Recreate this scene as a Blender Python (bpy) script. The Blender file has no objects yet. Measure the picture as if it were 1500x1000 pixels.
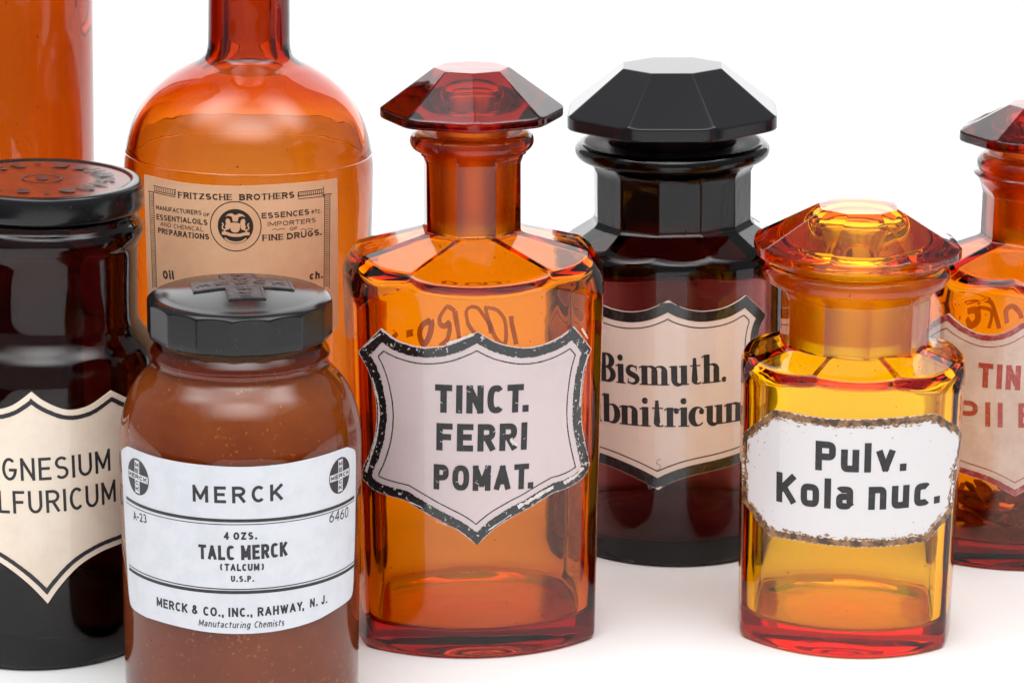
import bpy, bmesh, math, random
import numpy as np
from mathutils import Matrix, Vector
from mathutils.geometry import delaunay_2d_cdt

random.seed(7)
sc = bpy.context.scene
C = sc.collection
MM = 0.001
R = math.radians

# ------------------------------------------------------------------ camera
CAM_H, TILT, ROLL, FOC = 0.285, R(15.2), R(0.5), 4200.0     # FOC: focal length in photo pixels (1500 wide)
cam_d = bpy.data.cameras.new('camera')
cam_d.sensor_width = 36.0
cam_d.lens = FOC / 1500 * 36
cam_d.clip_start, cam_d.clip_end = 0.01, 50
cam = bpy.data.objects.new('camera', cam_d)
C.objects.link(cam)
F_ = Vector((0, math.cos(TILT), -math.sin(TILT)))
U_ = Vector((0, math.sin(TILT), math.cos(TILT)))
X_ = Vector((1, 0, 0))
cx_ = X_ * math.cos(ROLL) + U_ * math.sin(ROLL)
cy_ = U_ * math.cos(ROLL) - X_ * math.sin(ROLL)
cam.matrix_world = Matrix(((cx_.x, cy_.x, -F_.x, 0), (cx_.y, cy_.y, -F_.y, 0), (cx_.z, cy_.z, -F_.z, CAM_H), (0, 0, 0, 1)))
sc.camera = cam
CAM_P = Vector((0, 0, CAM_H))


def ray(px, py):
    """direction of the line of sight through a measured point of the photograph (1500 x 1000)"""
    return F_ + cx_ * ((px - 750) / FOC) - cy_ * ((py - 500) / FOC)


# ------------------------------------------------------------------ world and lamps
world = bpy.data.worlds.new('World')
sc.world = world
world.use_nodes = True
world.node_tree.nodes['Background'].inputs[0].default_value = (0.95, 0.97, 1.0, 1)
world.node_tree.nodes['Background'].inputs[1].default_value = 0.22


def softbox(name, loc, target, sx, sy, radiance, col=(1, 1, 1), soft=False):
    l = bpy.data.lights.new(name, 'AREA')
    l.shape = 'RECTANGLE'
    l.size, l.size_y = sx, sy
    l.energy = radiance * math.pi * sx * sy
    l.color = col
    o = bpy.data.objects.new(name, l)
    C.objects.link(o)
    o.location = loc
    o.rotation_euler = (Vector(target) - Vector(loc)).to_track_quat('-Z', 'Y').to_euler()
    if soft:            # a real softbox is brighter in the middle of its cloth than towards its frame
        l.use_nodes = True
        nt = l.node_tree
        em = nt.nodes['Emission']
        ge = nt.nodes.new('ShaderNodeNewGeometry')
        mp = nt.nodes.new('ShaderNodeVectorMath')
        mp.operation = 'SUBTRACT'
        mp.inputs[1].default_value = (0.5, 0.5, 0)
        ln = nt.nodes.new('ShaderNodeVectorMath')
        ln.operation = 'LENGTH'
        mr = nt.nodes.new('ShaderNodeMapRange')
        mr.interpolation_type = 'SMOOTHSTEP'
        mr.inputs['From Min'].default_value = 0.0
        mr.inputs['From Max'].default_value = 0.55
        mr.inputs['To Min'].default_value = 1.9
        mr.inputs['To Max'].default_value = 0.12
        nt.links.new(ge.outputs['Parametric'], mp.inputs[0])
        nt.links.new(mp.outputs[0], ln.inputs[0])
        nt.links.new(ln.outputs['Value'], mr.inputs['Value'])
        nt.links.new(mr.outputs[0], em.inputs['Strength'])
    return o


softbox('back_softbox', (0, 2.95, 1.285), (0, 1.0, 0.9), 3.0, 2.6, 1.1)
softbox('overhead_softbox', (-0.46, 0.60, 1.05), (-0.05, 0.80, 0.05), 0.75, 1.0, 2.3, soft=True)
softbox('overhead_softbox', (0.46, 0.60, 1.05), (0.05, 0.80, 0.05), 0.75, 1.0, 2.3, soft=True)
softbox('front_fill_softbox', (0, 0.02, 1.15), (0, 0.62, 0.0), 1.7, 1.0, 2.25, soft=True)  # unseen fill lamp, added to whiten the front of the table and the labels

sc.view_settings.view_transform = 'Standard'
sc.view_settings.look = 'None'
sc.view_settings.gamma = 1
sc.view_settings.exposure = 0.58
sc.view_settings.use_curve_mapping = False
sc.render.engine = 'CYCLES'
cy = sc.cycles
cy.max_bounces = 28
cy.transmission_bounces = 26
cy.glossy_bounces = 8
cy.diffuse_bounces = 4
cy.transparent_max_bounces = 16
cy.volume_bounces = 0
cy.caustics_reflective = False
cy.caustics_refractive = True
cy.blur_glossy = 0.3
cy.sample_clamp_indirect = 4.0
cy.use_denoising = True

# ------------------------------------------------------------------ materials


def new_mat(name):
    m = bpy.data.materials.new(name)
    m.use_nodes = True
    nt = m.node_tree
    return m, nt, nt.nodes['Principled BSDF'], nt.nodes['Material Output']


def N(nt, typ, **kw):
    n = nt.nodes.new(typ)
    for k, v in kw.items():
        if k.startswith('i_'):
            n.inputs[k[2:].replace('_', ' ')].default_value = v
        else:
            setattr(n, k, v)
    return n


def noise(nt, scale, detail=4, rough=0.55, coord='Object', stretch=None):
    tc = N(nt, 'ShaderNodeTexCoord')
    n = N(nt, 'ShaderNodeTexNoise')
    n.inputs['Scale'].default_value = scale
    n.inputs['Detail'].default_value = detail
    n.inputs['Roughness'].default_value = rough
    if stretch:
        mp = N(nt, 'ShaderNodeMapping')
        mp.inputs['Scale'].default_value = stretch
        nt.links.new(tc.outputs[coord], mp.inputs['Vector'])
        nt.links.new(mp.outputs['Vector'], n.inputs['Vector'])
    else:
        nt.links.new(tc.outputs[coord], n.inputs['Vector'])
    return n


def ramp(nt, src, stops):
    r = N(nt, 'ShaderNodeValToRGB')
    el = r.color_ramp.elements
    while len(el) < len(stops):
        el.new(0.5)
    for e, (p, c) in zip(el, stops):
        e.position = p
        e.color = c if len(c) == 4 else (*c, 1)
    nt.links.new(src, r.inputs['Fac'])
    return r


def mixc(nt, fac, a, b):
    m = N(nt, 'ShaderNodeMix', data_type='RGBA')
    if isinstance(fac, float):
        m.inputs[0].default_value = fac
    else:
        nt.links.new(fac, m.inputs[0])
    for i, v in ((6, a), (7, b)):
        if isinstance(v, tuple):
            m.inputs[i].default_value = (*v, 1) if len(v) == 3 else v
        else:
            nt.links.new(v, m.inputs[i])
    return m.outputs[2]


def G(v):
    return (v, v, v)


def glass(name, trans6, rough=0.0, ior=1.51, wave=0.10, dirt=0.35, wave_scale=60):
    """tinted glass; trans6 = what 6 mm of it lets through (linear rgb)"""
    m, nt, b, out = new_mat(name)
    b.inputs['Base Color'].default_value = (1, 1, 1, 1)
    b.inputs['Transmission Weight'].default_value = 1
    b.inputs['IOR'].default_value = ior
    sig = [-math.log(max(t, 1e-4)) / 0.006 for t in trans6]
    D = max(sig) * 1.02
    va = N(nt, 'ShaderNodeVolumeAbsorption')
    va.inputs['Color'].default_value = (*[1 - s / D for s in sig], 1)
    va.inputs['Density'].default_value = D
    nt.links.new(va.outputs[0], out.inputs['Volume'])
    at = N(nt, 'ShaderNodeAttribute', attribute_name='ground')
    nz = noise(nt, 260, 5, 0.7)
    sm = ramp(nt, nz.outputs['Fac'], [(0.52, G(rough)), (0.72, G(rough + 0.10 * dirt))])
    mx = N(nt, 'ShaderNodeMix', data_type='FLOAT')
    mx.inputs[3].default_value = 0.55
    nt.links.new(at.outputs['Fac'], mx.inputs[0])
    nt.links.new(sm.outputs['Color'], mx.inputs[2])
    nt.links.new(mx.outputs[0], b.inputs['Roughness'])
    tc = N(nt, 'ShaderNodeTexCoord')
    vo = N(nt, 'ShaderNodeTexVoronoi')
    vo.inputs['Scale'].default_value = 330
    nt.links.new(tc.outputs['Object'], vo.inputs['Vector'])
    rnd = N(nt, 'ShaderNodeSeparateColor')
    nt.links.new(vo.outputs['Color'], rnd.inputs[0])
    sz = N(nt, 'ShaderNodeMapRange')                 # only some cells carry a speck, of differing size
    sz.inputs['From Min'].default_value = 0.80
    sz.inputs['From Max'].default_value = 1.0
    sz.inputs['To Max'].default_value = 0.11
    nt.links.new(rnd.outputs[0], sz.inputs['Value'])
    lt = N(nt, 'ShaderNodeMath', operation='LESS_THAN')
    nt.links.new(vo.outputs['Distance'], lt.inputs[0])
    nt.links.new(sz.outputs[0], lt.inputs[1])
    nt.links.new(mixc(nt, lt.outputs[0], (1.0, 1.0, 1.0), (0.22, 0.15, 0.10)), b.inputs['Base Color'])
    nw = noise(nt, wave_scale, 2, 0.4)
    bp = N(nt, 'ShaderNodeBump')
    bp.inputs['Strength'].default_value = wave
    bp.inputs['Distance'].default_value = 0.002
    nt.links.new(nw.outputs['Fac'], bp.inputs['Height'])
    nt.links.new(bp.outputs['Normal'], b.inputs['Normal'])
    return m


def solid(name, col, rough=0.4, coat=0.0, var=0.0, vscale=120, col2=None, lo=0.45, hi=0.6, bump=0.0, bscale=600, spec=0.5, coat_rough=0.03, detail=5):
    m, nt, b, out = new_mat(name)
    b.inputs['Base Color'].default_value = (*col, 1)
    b.inputs['Roughness'].default_value = rough
    b.inputs['Coat Weight'].default_value = coat
    b.inputs['Coat Roughness'].default_value = coat_rough
    b.inputs['Specular IOR Level'].default_value = spec
    if col2 is not None:
        n = noise(nt, vscale, detail, 0.62)
        r = ramp(nt, n.outputs['Fac'], [(lo, (*col, 1)), (hi, (*col2, 1))])
        nt.links.new(r.outputs['Color'], b.inputs['Base Color'])
    if bump:
        n = noise(nt, bscale, 4, 0.6)
        bp = N(nt, 'ShaderNodeBump')
        bp.inputs['Strength'].default_value = bump
        bp.inputs['Distance'].default_value = 0.0004
        nt.links.new(n.outputs['Fac'], bp.inputs['Height'])
        nt.links.new(bp.outputs['Normal'], b.inputs['Normal'])
    return m



def marker_ink():
    m, nt, b, out = new_mat('marker_ink')
    tr = N(nt, 'ShaderNodeBsdfTranslucent')
    tr.inputs['Color'].default_value = (0.36, 0.16, 0.06, 1)
    tp = N(nt, 'ShaderNodeBsdfTransparent')
    tp.inputs['Color'].default_value = (0.75, 0.55, 0.35, 1)
    n = noise(nt, 260, 4, .6)
    r = ramp(nt, n.outputs['Fac'], [(0.3, G(.12)), (0.7, G(.48))])
    mx = N(nt, 'ShaderNodeMixShader')
    nt.links.new(r.outputs['Color'], mx.inputs[0])
    nt.links.new(tr.outputs[0], mx.inputs[1])
    nt.links.new(tp.outputs[0], mx.inputs[2])
    nt.links.new(mx.outputs[0], out.inputs['Surface'])
    return m


def powder():
    m, nt, b, out = new_mat('talc_powder')
    b.inputs['Roughness'].default_value = .9
    n1 = noise(nt, 38, 5, .6)
    base = ramp(nt, n1.outputs['Fac'], [(.35, (.38, .105, .026)), (.68, (.54, .175, .042))])
    n2 = noise(nt, 800, 5, .62)
    n3 = noise(nt, 55, 2, .5)
    ad = N(nt, 'ShaderNodeMath', operation='MULTIPLY_ADD')
    ad.inputs[1].default_value = .35
    nt.links.new(n3.outputs['Fac'], ad.inputs[0])
    nt.links.new(n2.outputs['Fac'], ad.inputs[2])
    sp = ramp(nt, ad.outputs[0], [(.80, G(0)), (.90, G(.8))])
    nt.links.new(mixc(nt, sp.outputs['Color'], base.outputs['Color'], (.95, .50, .22)), b.inputs['Base Color'])
    return m


M = {}
M['table'] = solid('white_table', (0.92, 0.92, 0.92), 0.55, col2=(0.91, 0.91, 0.91), vscale=30)
M['amber'] = glass('amber_glass', (0.83, 0.335, 0.006))
M['honey'] = glass('honey_glass', (0.95, 0.585, 0.008))
M['red_amber'] = glass('red_amber_glass', (0.82, 0.32, 0.010))
M['stopper_red'] = glass('red_stopper_glass', (0.74, 0.26, 0.075))
M['stopper_orange'] = glass('orange_stopper_glass', (0.97, 0.73, 0.15))
M['maroon'] = glass('maroon_glass', (0.085, 0.011, 0.010), ior=1.43)
M['dark'] = glass('near_black_glass', (0.05, 0.003, 0.003), ior=1.43)
M['jug'] = glass('orange_jug_glass', (0.59, 0.138, 0.007), wave=0.14)
M['tall'] = glass('orange_bottle_glass', (0.60, 0.15, 0.015))
M['brown'] = glass('brown_jar_glass', (0.40, 0.10, 0.012))
M['black'] = solid('black_glass', (0.013, 0.013, 0.015), 0.15, col2=(0.13, 0.125, 0.12), vscale=1500, lo=0.70, hi=0.80, spec=0.36)
M['bakelite'] = solid('black_bakelite', (0.008, 0.008, 0.009), 0.17, col2=(0.05, 0.048, 0.047), vscale=900, lo=0.62, hi=0.80, bump=0.02, spec=0.40)
M['paper_white'] = solid('white_paper', (0.70, 0.71, 0.755), 0.55, col2=(0.66, 0.67, 0.715), vscale=180, bump=0.04)
M['paper_tan'] = solid('tan_paper', (0.95, 0.55, 0.32), 0.7, col2=(0.84, 0.44, 0.24), vscale=70, lo=0.4, hi=0.75, bump=0.08)
M['ink'] = solid('black_ink', (0.022, 0.020, 0.022), 0.45, col2=(0.05, 0.046, 0.048), vscale=700, lo=0.5, hi=0.75)
M['ink_brown'] = solid('brown_black_ink', (0.030, 0.018, 0.014), 0.6)
M['ink_red'] = solid('red_ink', (0.40, 0.045, 0.028), 0.35, 0.6, col2=(0.50, 0.17, 0.12), vscale=700, lo=0.52, hi=0.72)
M['powder'] = powder()
M['bark'] = solid('dried_bark', (0.20, 0.06, 0.022), 0.8, col2=(0.36, 0.13, 0.05), vscale=200)
M['marker'] = marker_ink()

# ------------------------------------------------------------------ mesh helpers


def finish(name, verts, faces, mat, parent=None, smooth=True, attr=None):
    me = bpy.data.meshes.new(name)
    me.from_pydata([tuple(v) for v in verts], [], faces)
    me.validate()
    if smooth:
        me.polygons.foreach_set('use_smooth', [True] * len(me.polygons))
    me.materials.append(mat)
    if attr is not None and len(attr) == len(me.vertices):
        a = me.attributes.new('ground', 'FLOAT', 'POINT')
        a.data.foreach_set('value', np.asarray(attr, dtype=np.float32))
    o = bpy.data.objects.new(name, me)
    C.objects.link(o)
    if parent:
        o.parent = parent
    return o


def thing(name, label, cat, X, Y, lean=0.0, group=None):
    o = bpy.data.objects.new(name, None)
    o.empty_display_size = 0.02
    C.objects.link(o)
    o.location = (X * MM, Y * MM, 0)
    o.rotation_euler = (0, R(lean), 0)
    o['label'], o['category'] = label, cat
    if group:
        o['group'] = group
    return o


def smin(a, b, k):
    h = np.maximum(k - np.abs(a - b), 0) / k
    return np.minimum(a, b) - h * h * k / 4


def smax(a, b, k):
    return -smin(-a, -b, k)


def poly_r(th, n, ap, rot=0.0, vertex_front=False):
    """radius of a regular n-gon (apothem ap) in direction th"""
    s = 2 * math.pi / n
    off = rot + (s / 2 if vertex_front else 0)
    a = (th - off + s / 2) % s - s / 2
    return ap / np.cos(a)


def oval(th, a, b, rot=0.0, fr=1.15, k=0.7):
    """body outline: wide convex front and back (half depth b), narrow sides (half width a)"""
    def arc(al, d, Rf):
        c = Rf - d
        return -c * np.cos(al) + np.sqrt(np.maximum(Rf * Rf - (c * np.sin(al)) ** 2, 0))
    t = th - rot
    r = smin(arc(t, b, a * fr), arc(t + math.pi, b, a * fr), k)
    s = smin(arc(t - math.pi / 2, a, a * 2.6), arc(t + math.pi / 2, a, a * 2.6), k)
    return smin(r, s, k)


def skin(name, rings, mat, parent, nseg, cap=True):
    """rings: list of (z, r or array, ground) from the bottom centre outwards, up, and back in; mm"""
    th = np.linspace(0, 2 * math.pi, nseg, endpoint=False)
    sx, sy = np.sin(th), -np.cos(th)
    V, att = [], []
    for z, r, g in rings:
        r = np.broadcast_to(np.asarray(r, float), (nseg,))
        zz = np.broadcast_to(np.asarray(z, float), (nseg,))
        V.append(np.stack([sx * r, sy * r, zz], 1))
        att += [g] * nseg
    V = np.concatenate(V) * MM
    n = len(rings)
    i = np.arange(nseg)
    j = (i + 1) % nseg
    faces = []
    for k in range(n - 1):
        a, b = k * nseg, (k + 1) * nseg
        faces += np.stack([a + i, a + j, b + j, b + i], 1).tolist()
    verts = V.tolist()
    if cap:
        z0 = float(np.mean(rings[0][0])); z1 = float(np.mean(rings[-1][0]))
        verts += [[0, 0, z0 * MM], [0, 0, z1 * MM]]
        att += [rings[0][2], rings[-1][2]]
        c0, c1 = n * nseg, n * nseg + 1
        faces += [[c0, int(q), int(p)] for p, q in zip(i, j)]
        a = (n - 1) * nseg
        faces += [[c1, int(a + p), int(a + q)] for p, q in zip(i, j)]
    return finish(name, verts, faces, mat, parent, True, att)


def prof(pts, z):
    """piecewise profile (z, r) -> r with linear steps"""
    p = np.array(pts, float)
    return np.interp(z, p[:, 0], p[:, 1])


def catmull(pts, n=8, closed=False):
    P = [np.array(p, float) for p in pts]
    out = []
    m = len(P)
    for i in range(m if closed else m - 1):
        if closed:
            a, b, c, d = P[(i - 1) % m], P[i], P[(i + 1) % m], P[(i + 2) % m]
        else:
            a, b, c, d = P[max(i - 1, 0)], P[i], P[i + 1], P[min(i + 2, m - 1)]
        for s in range(n):
            t = s / n
            out.append(0.5 * ((2 * b) + (c - a) * t + (2 * a - 5 * b + 4 * c - d) * t * t + (3 * b - a - 3 * c + d) * t ** 3))
    if not closed:
        out.append(P[-1])
    return out


class Surface:
    """the lateral surface of a bottle: carries labels and lettering; coordinates (u, z) in mm, u measured round the axis"""
    def __init__(self, obj, rfun, rref):
        self.o, self.rfun, self.rref = obj, rfun, rref
        bpy.context.view_layer.update()
        self.inv = obj.matrix_world.inverted()

    def uz(self, px, py, back=False):
        o = self.inv @ CAM_P / MM
        d = (self.inv.to_3x3() @ ray(px, py))
        r = self.rref
        th = math.pi if back else 0.0
        for _ in range(12):
            A = d.x ** 2 + d.y ** 2
            B = o.x * d.x + o.y * d.y
            Cc = o.x ** 2 + o.y ** 2 - r * r
            disc = B * B - A * Cc
            if disc < 0:
                t = -B / A
                p = o + d * t
                th = math.atan2(p.x, -p.y)
                return (th * self.rref, p.z)
            t = (-B + (math.sqrt(disc) if back else -math.sqrt(disc))) / A
            p = o + d * t
            th = math.atan2(p.x, -p.y)
            r = float(self.rfun(np.array([th]), p.z)[0])
        if back:
            th = th % (2 * math.pi)
        return (th * self.rref, p.z)

    def to3d(self, uv, h):
        u = np.array([p[0] for p in uv]) / self.rref
        z = np.array([p[1] for p in uv])
        r = np.array([float(self.rfun(np.array([a]), b)[0]) for a, b in zip(u, z)]) + np.broadcast_to(h, u.shape)
        return np.stack([np.sin(u) * r, -np.cos(u) * r, z], 1) * MM

    def px(self, pts, back=False):
        return [self.uz(x, y, back) for x, y in pts]


class Flat:
    """a horizontal disc top (caps and lids)"""
    def __init__(self, z, rot=0, ox=0, oy=0, sag=0.0):
        self.z, self.rot, self.ox, self.oy, self.sag = z, rot, ox, oy, sag

    def to3d(self, uv, h):
        a = np.array(uv, float)
        c, s = math.cos(self.rot), math.sin(self.rot)
        x = a[:, 0] * c - a[:, 1] * s + self.ox
        y = a[:, 0] * s + a[:, 1] * c + self.oy
        return np.stack([x, y, self.z - self.sag * (x * x + y * y) + np.broadcast_to(h, x.shape)], 1) * MM


def resample(pts, step, closed=False):
    P = [np.array(p, float) for p in pts]
    if closed:
        P = P + [P[0]]
    out = []
    for a, b in zip(P[:-1], P[1:]):
        n = max(1, int(math.ceil(np.linalg.norm(b - a) / step)))
        for k in range(n):
            out.append(a + (b - a) * k / n)
    if not closed:
        out.append(P[-1])
    return out


def clean(pts, closed):
    out = []
    for p in pts:
        p = np.array(p, float)
        if not out or np.linalg.norm(p - out[-1]) > 1e-4:
            out.append(p)
    if closed and len(out) > 2 and np.linalg.norm(out[0] - out[-1]) < 1e-4:
        out.pop()
    return out


class Marks:
    """collects ribbons and filled shapes on one surface and becomes ONE mesh"""
    def __init__(self, surf):
        self.s, self.V, self.F = surf, [], []

    def ribbon(self, pts, w, h, closed=False, step=0.7, jit=0.0):
        """w: width in mm, number or one per point"""
        P = [np.array(p, float) for p in pts]
        W = np.broadcast_to(np.asarray(w, float), (len(P),)).tolist()
        Q = [np.append(p, ww) for p, ww in zip(P, W)]
        Q = clean(resample(Q, step, closed), closed)
        n = len(Q)
        if n < 2:
            return
        pos = np.array([q[:2] for q in Q]); wid = np.array([q[2] for q in Q])
        L, Rr = [], []
        for i in range(n):
            a = pos[(i - 1) % n] if (closed or i > 0) else None
            b = pos[(i + 1) % n] if (closed or i < n - 1) else None
            d1 = (pos[i] - a) if a is not None else (b - pos[i])
            d2 = (b - pos[i]) if b is not None else d1
            d1 = d1 / (np.linalg.norm(d1) + 1e-9); d2 = d2 / (np.linalg.norm(d2) + 1e-9)
            n1 = np.array([-d1[1], d1[0]]); n2 = np.array([-d2[1], d2[0]])
            m = n1 + n2
            l = np.linalg.norm(m)
            m = n1 if l < 1e-3 else m / l
            k = 1 / max(0.45, float(m @ n1))
            jl = 1 + (random.uniform(-jit, jit) if jit else 0)
            jr = 1 + (random.uniform(-jit, jit) if jit else 0)
            L.append(pos[i] + m * wid[i] / 2 * k * jl)
            Rr.append(pos[i] - m * wid[i] / 2 * k * jr)
        base = len(self.V)
        v = self.s.to3d(L + Rr, h)
        self.V += v.tolist()
        for i in range(n if closed else n - 1):
            j = (i + 1) % n
            self.F.append([base + i, base + n + i, base + n + j, base + j])

    def fill(self, pts, h, thick=0.0, grid=1.5, step=0.8, holes=(), dome=0.0):
        """filled outline; with thick > 0 it gets a rim going down to the bottle"""
        loops = [clean(resample(pts, step, True), True)] + [clean(resample(q, step, True), True) for q in holes]
        vs, es = [], []
        for lp in loops:
            b = len(vs)
            vs += [Vector((float(p[0]), float(p[1]))) for p in lp]
            es += [(b + i, b + (i + 1) % len(lp)) for i in range(len(lp))]
        nb = len(vs)
        a = np.array([v[:] for v in vs])
        lo, hi = a.min(0), a.max(0)
        x = lo[0] + grid * 0.37
        while x < hi[0]:
            y = lo[1] + grid * 0.41
            while y < hi[1]:
                vs.append(Vector((x, y)))
                y += grid
            x += grid
        rv, re_, rf, _, _, _ = delaunay_2d_cdt(vs, es, [], 2 if holes else 1, 1e-5)
        base = len(self.V)
        uv = [(v.x, v.y) for v in rv]
        self.V += self.s.to3d(uv, h).tolist()
        for f in rf:
            p = [uv[i] for i in f]
            ar = sum(p[i][0] * p[(i + 1) % len(p)][1] - p[(i + 1) % len(p)][0] * p[i][1] for i in range(len(p)))
            self.F.append([base + i for i in (f if ar > 0 else reversed(f))])
        if thick:
            for lp in loops[:1]:
                n = len(lp)
                ar = sum(lp[i][0] * lp[(i + 1) % n][1] - lp[(i + 1) % n][0] * lp[i][1] for i in range(n))
                if ar < 0:
                    lp = lp[::-1]
                b2 = len(self.V)
                self.V += self.s.to3d(lp, h).tolist() + self.s.to3d(lp, h - thick).tolist()
                for i in range(n):
                    j = (i + 1) % n
                    self.F.append([b2 + i, b2 + n + i, b2 + n + j, b2 + j])

    def build(self, name, mat, parent, smooth=False):
        return finish(name, self.V, self.F, mat, parent, smooth)


def inset(path, d, closed=True, step=0.5):
    """closed outline moved inwards by d, with its folds removed"""
    P = np.array(clean(resample(path, step, closed), closed))
    n = len(P)
    ar = np.sum(P[:, 0] * np.roll(P[:, 1], -1) - np.roll(P[:, 0], -1) * P[:, 1])
    if ar < 0:
        P = P[::-1]
    out = []
    for i in range(n):
        d1 = P[i] - P[i - 1]; d2 = P[(i + 1) % n] - P[i]
        d1 /= np.linalg.norm(d1); d2 /= np.linalg.norm(d2)
        n1 = np.array([-d1[1], d1[0]]); n2 = np.array([-d2[1], d2[0]])
        m = n1 + n2
        m /= np.linalg.norm(m) + 1e-9
        k = 1 / max(0.35, float(m @ n1))
        q = P[i] + m * d * k
        if np.min(np.linalg.norm(P - q, axis=1)) > d * 0.985:
            out.append(q)
    return out


# ------------------------------------------------------------------ lettering (own stroke alphabet)


def arc(cx, cy, rx, ry, a0, a1, p=2.0, n=None):
    n = n or max(4, int(abs(a1 - a0) / 12))
    o = []
    for k in range(n + 1):
        a = math.radians(a0 + (a1 - a0) * k / n)
        c, s = math.cos(a), math.sin(a)
        o.append((cx + rx * math.copysign(abs(c) ** (2 / p), c), cy + ry * math.copysign(abs(s) ** (2 / p), s)))
    return o


def glyphs(p):
    A = lambda cx, cy, rx, ry, a0, a1: arc(cx, cy, rx, ry, a0, a1, p)
    g = {}
    g['A'] = (0.70, [[(0, 0), (0.5, 1)], [(0.5, 1), (1, 0)], [(0.18, 0.30), (0.82, 0.30)]])
    g['B'] = (0.60, [[(0, 0), (0, 1)], [(0, 1)] + A(.5, .765, .42, .235, 90, -90) + [(0, .53)], [(0, .53)] + A(.5, .265, .5, .265, 90, -90) + [(0, 0)]])
    g['C'] = (0.56, [A(.58, .5, .58, .5, 46, 314)])
    g['D'] = (0.64, [[(0, 0), (0, 1)], [(0, 1)] + A(.4, .5, .6, .5, 90, -90) + [(0, 0)]])
    g['E'] = (0.52, [[(0, 0), (0, 1)], [(0, 1), (1, 1)], [(0, 0), (1, 0)], [(0, .52), (.86, .52)]])
    g['F'] = (0.50, [[(0, 0), (0, 1)], [(0, 1), (1, 1)], [(0, .50), (.86, .50)]])
    g['G'] = (0.66, [A(.5, .5, .5, .5, 48, 350) + [(1, .46), (.58, .46)]])
    g['H'] = (0.62, [[(0, 0), (0, 1)], [(1, 0), (1, 1)], [(0, .51), (1, .51)]])
    g['I'] = (0.0, [[(.5, 0), (.5, 1)]])
    g['J'] = (0.42, [[(1, 1)] + A(.5, .28, .5, .28, 0, -180)])
    g['K'] = (0.60, [[(0, 0), (0, 1)], [(1, 1), (.05, .38)], [(.34, .56), (1, 0)]])
    g['L'] = (0.48, [[(0, 0), (0, 1)], [(0, 0), (1, 0)]])
    g['M'] = (0.78, [[(0, 0), (0, 1)], [(0, 1), (.5, .18)], [(.5, .18), (1, 1)], [(1, 1), (1, 0)]])
    g['N'] = (0.62, [[(0, 0), (0, 1)], [(0, 1), (1, 0)], [(1, 0), (1, 1)]])
    g['O'] = (0.70, [A(.5, .5, .5, .5, 0, 352) + ['c']])
    g['P'] = (0.58, [[(0, 0), (0, 1)], [(0, 1)] + A(.5, .735, .5, .265, 90, -90) + [(0, .47)]])
    g['Q'] = (0.70, [A(.5, .5, .5, .5, 0, 352) + ['c'], [(.6, .3), (1, 0)]])
    g['R'] = (0.60, [[(0, 0), (0, 1)], [(0, 1)] + A(.5, .745, .5, .255, 90, -90) + [(0, .49)], [(.5, .49), (1, 0)]])
    g['S'] = (0.58, [A(.5, .755, .48, .245, 35, 270) + A(.5, .255, .5, .255, 90, -145)[1:]])
    g['T'] = (0.60, [[(.5, 0), (.5, 1)], [(0, 1), (1, 1)]])
    g['U'] = (0.62, [[(0, 1)] + A(.5, .36, .5, .36, 180, 360) + [(1, 1)]])
    g['V'] = (0.66, [[(0, 1), (.5, 0)], [(.5, 0), (1, 1)]])
    g['W'] = (0.98, [[(0, 1), (.26, 0)], [(.26, 0), (.5, .95)], [(.5, .95), (.74, 0)], [(.74, 0), (1, 1)]])
    g['Y'] = (0.62, [[(0, 1), (.5, .45)], [(1, 1), (.5, .45)], [(.5, .45), (.5, 0)]])
    g['Z'] = (0.56, [[(0, 1), (1, 1)], [(1, 1), (0, 0)], [(0, 0), (1, 0)]])
    x = 0.70
    g['a'] = (0.46, [A(.42, .2, .42, .2, 20, 340), A(.45, x * .74, .5, x * .26, 150, 0) + [(.95, .1)] + [(1.1, 0)]])
    g['c'] = (0.42, [A(.58, x / 2, .58, x / 2, 46, 314)])
    g['e'] = (0.48, [[(0.04, x * .52), (1, x * .52)] + A(.5, x / 2, .5, x / 2, 12, 310)])
    g['f'] = (0.30, [[(.4, 0), (.4, .8)] + A(.8, .8, .4, .2, 180, 90), [(0, x), (1, x)]])
    g['g'] = (0.50, [A(.5, x / 2, .5, x / 2, 0, 352) + ['c'], [(1, x), (1, -.05)] + A(.5, -.05, .5, .24, 0, -150)])
    g['h'] = (0.48, [[(0, 0), (0, 1)], [(0, x * .5)] + A(.5, x * .66, .5, x * .34, 180, 0) + [(1, 0)]])
    g['i'] = (0.0, [[(.5, 0), (.5, x * .93)], [(.5, 1.03), (.5, 1.05)]])
    g['l'] = (0.0, [[(.5, 0), (.5, 1)]])
    g['m'] = (0.82, [[(0, 0), (0, x)], [(0, x * .6)] + A(.25, x * .7, .25, x * .3, 180, 0) + [(.5, 0)], [(.5, x * .6)] + A(.75, x * .7, .25, x * .3, 180, 0) + [(1, 0)]])
    g['n'] = (0.48, [[(0, 0), (0, x)], [(0, x * .5)] + A(.5, x * .66, .5, x * .34, 180, 0) + [(1, 0)]])
    g['o'] = (0.52, [A(.5, x / 2, .5, x / 2, 0, 352) + ['c']])
    g['r'] = (0.28, [[(0, 0), (0, x)], [(0, x * .5)] + A(.75, x * .62, .75, x * .38, 180, 80)])
    g['s'] = (0.42, [A(.5, x * .755, .48, x * .245, 35, 270) + A(.5, x * .255, .5, x * .255, 90, -145)[1:]])
    g['t'] = (0.30, [[(.4, .95), (.4, .15)] + A(.8, .15, .4, .15, 180, 270), [(0, x), (1, x)]])
    g['u'] = (0.48, [[(0, x)] + A(.5, x * .34, .5, x * .34, 180, 360), [(1, 0), (1, x)]])
    g['v'] = (0.50, [[(0, x), (.5, 0)], [(.5, 0), (1, x)]])
    g['1'] = (0.25, [[(0, .78), (1, 1)], [(1, 1), (1, 0)]])
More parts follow.
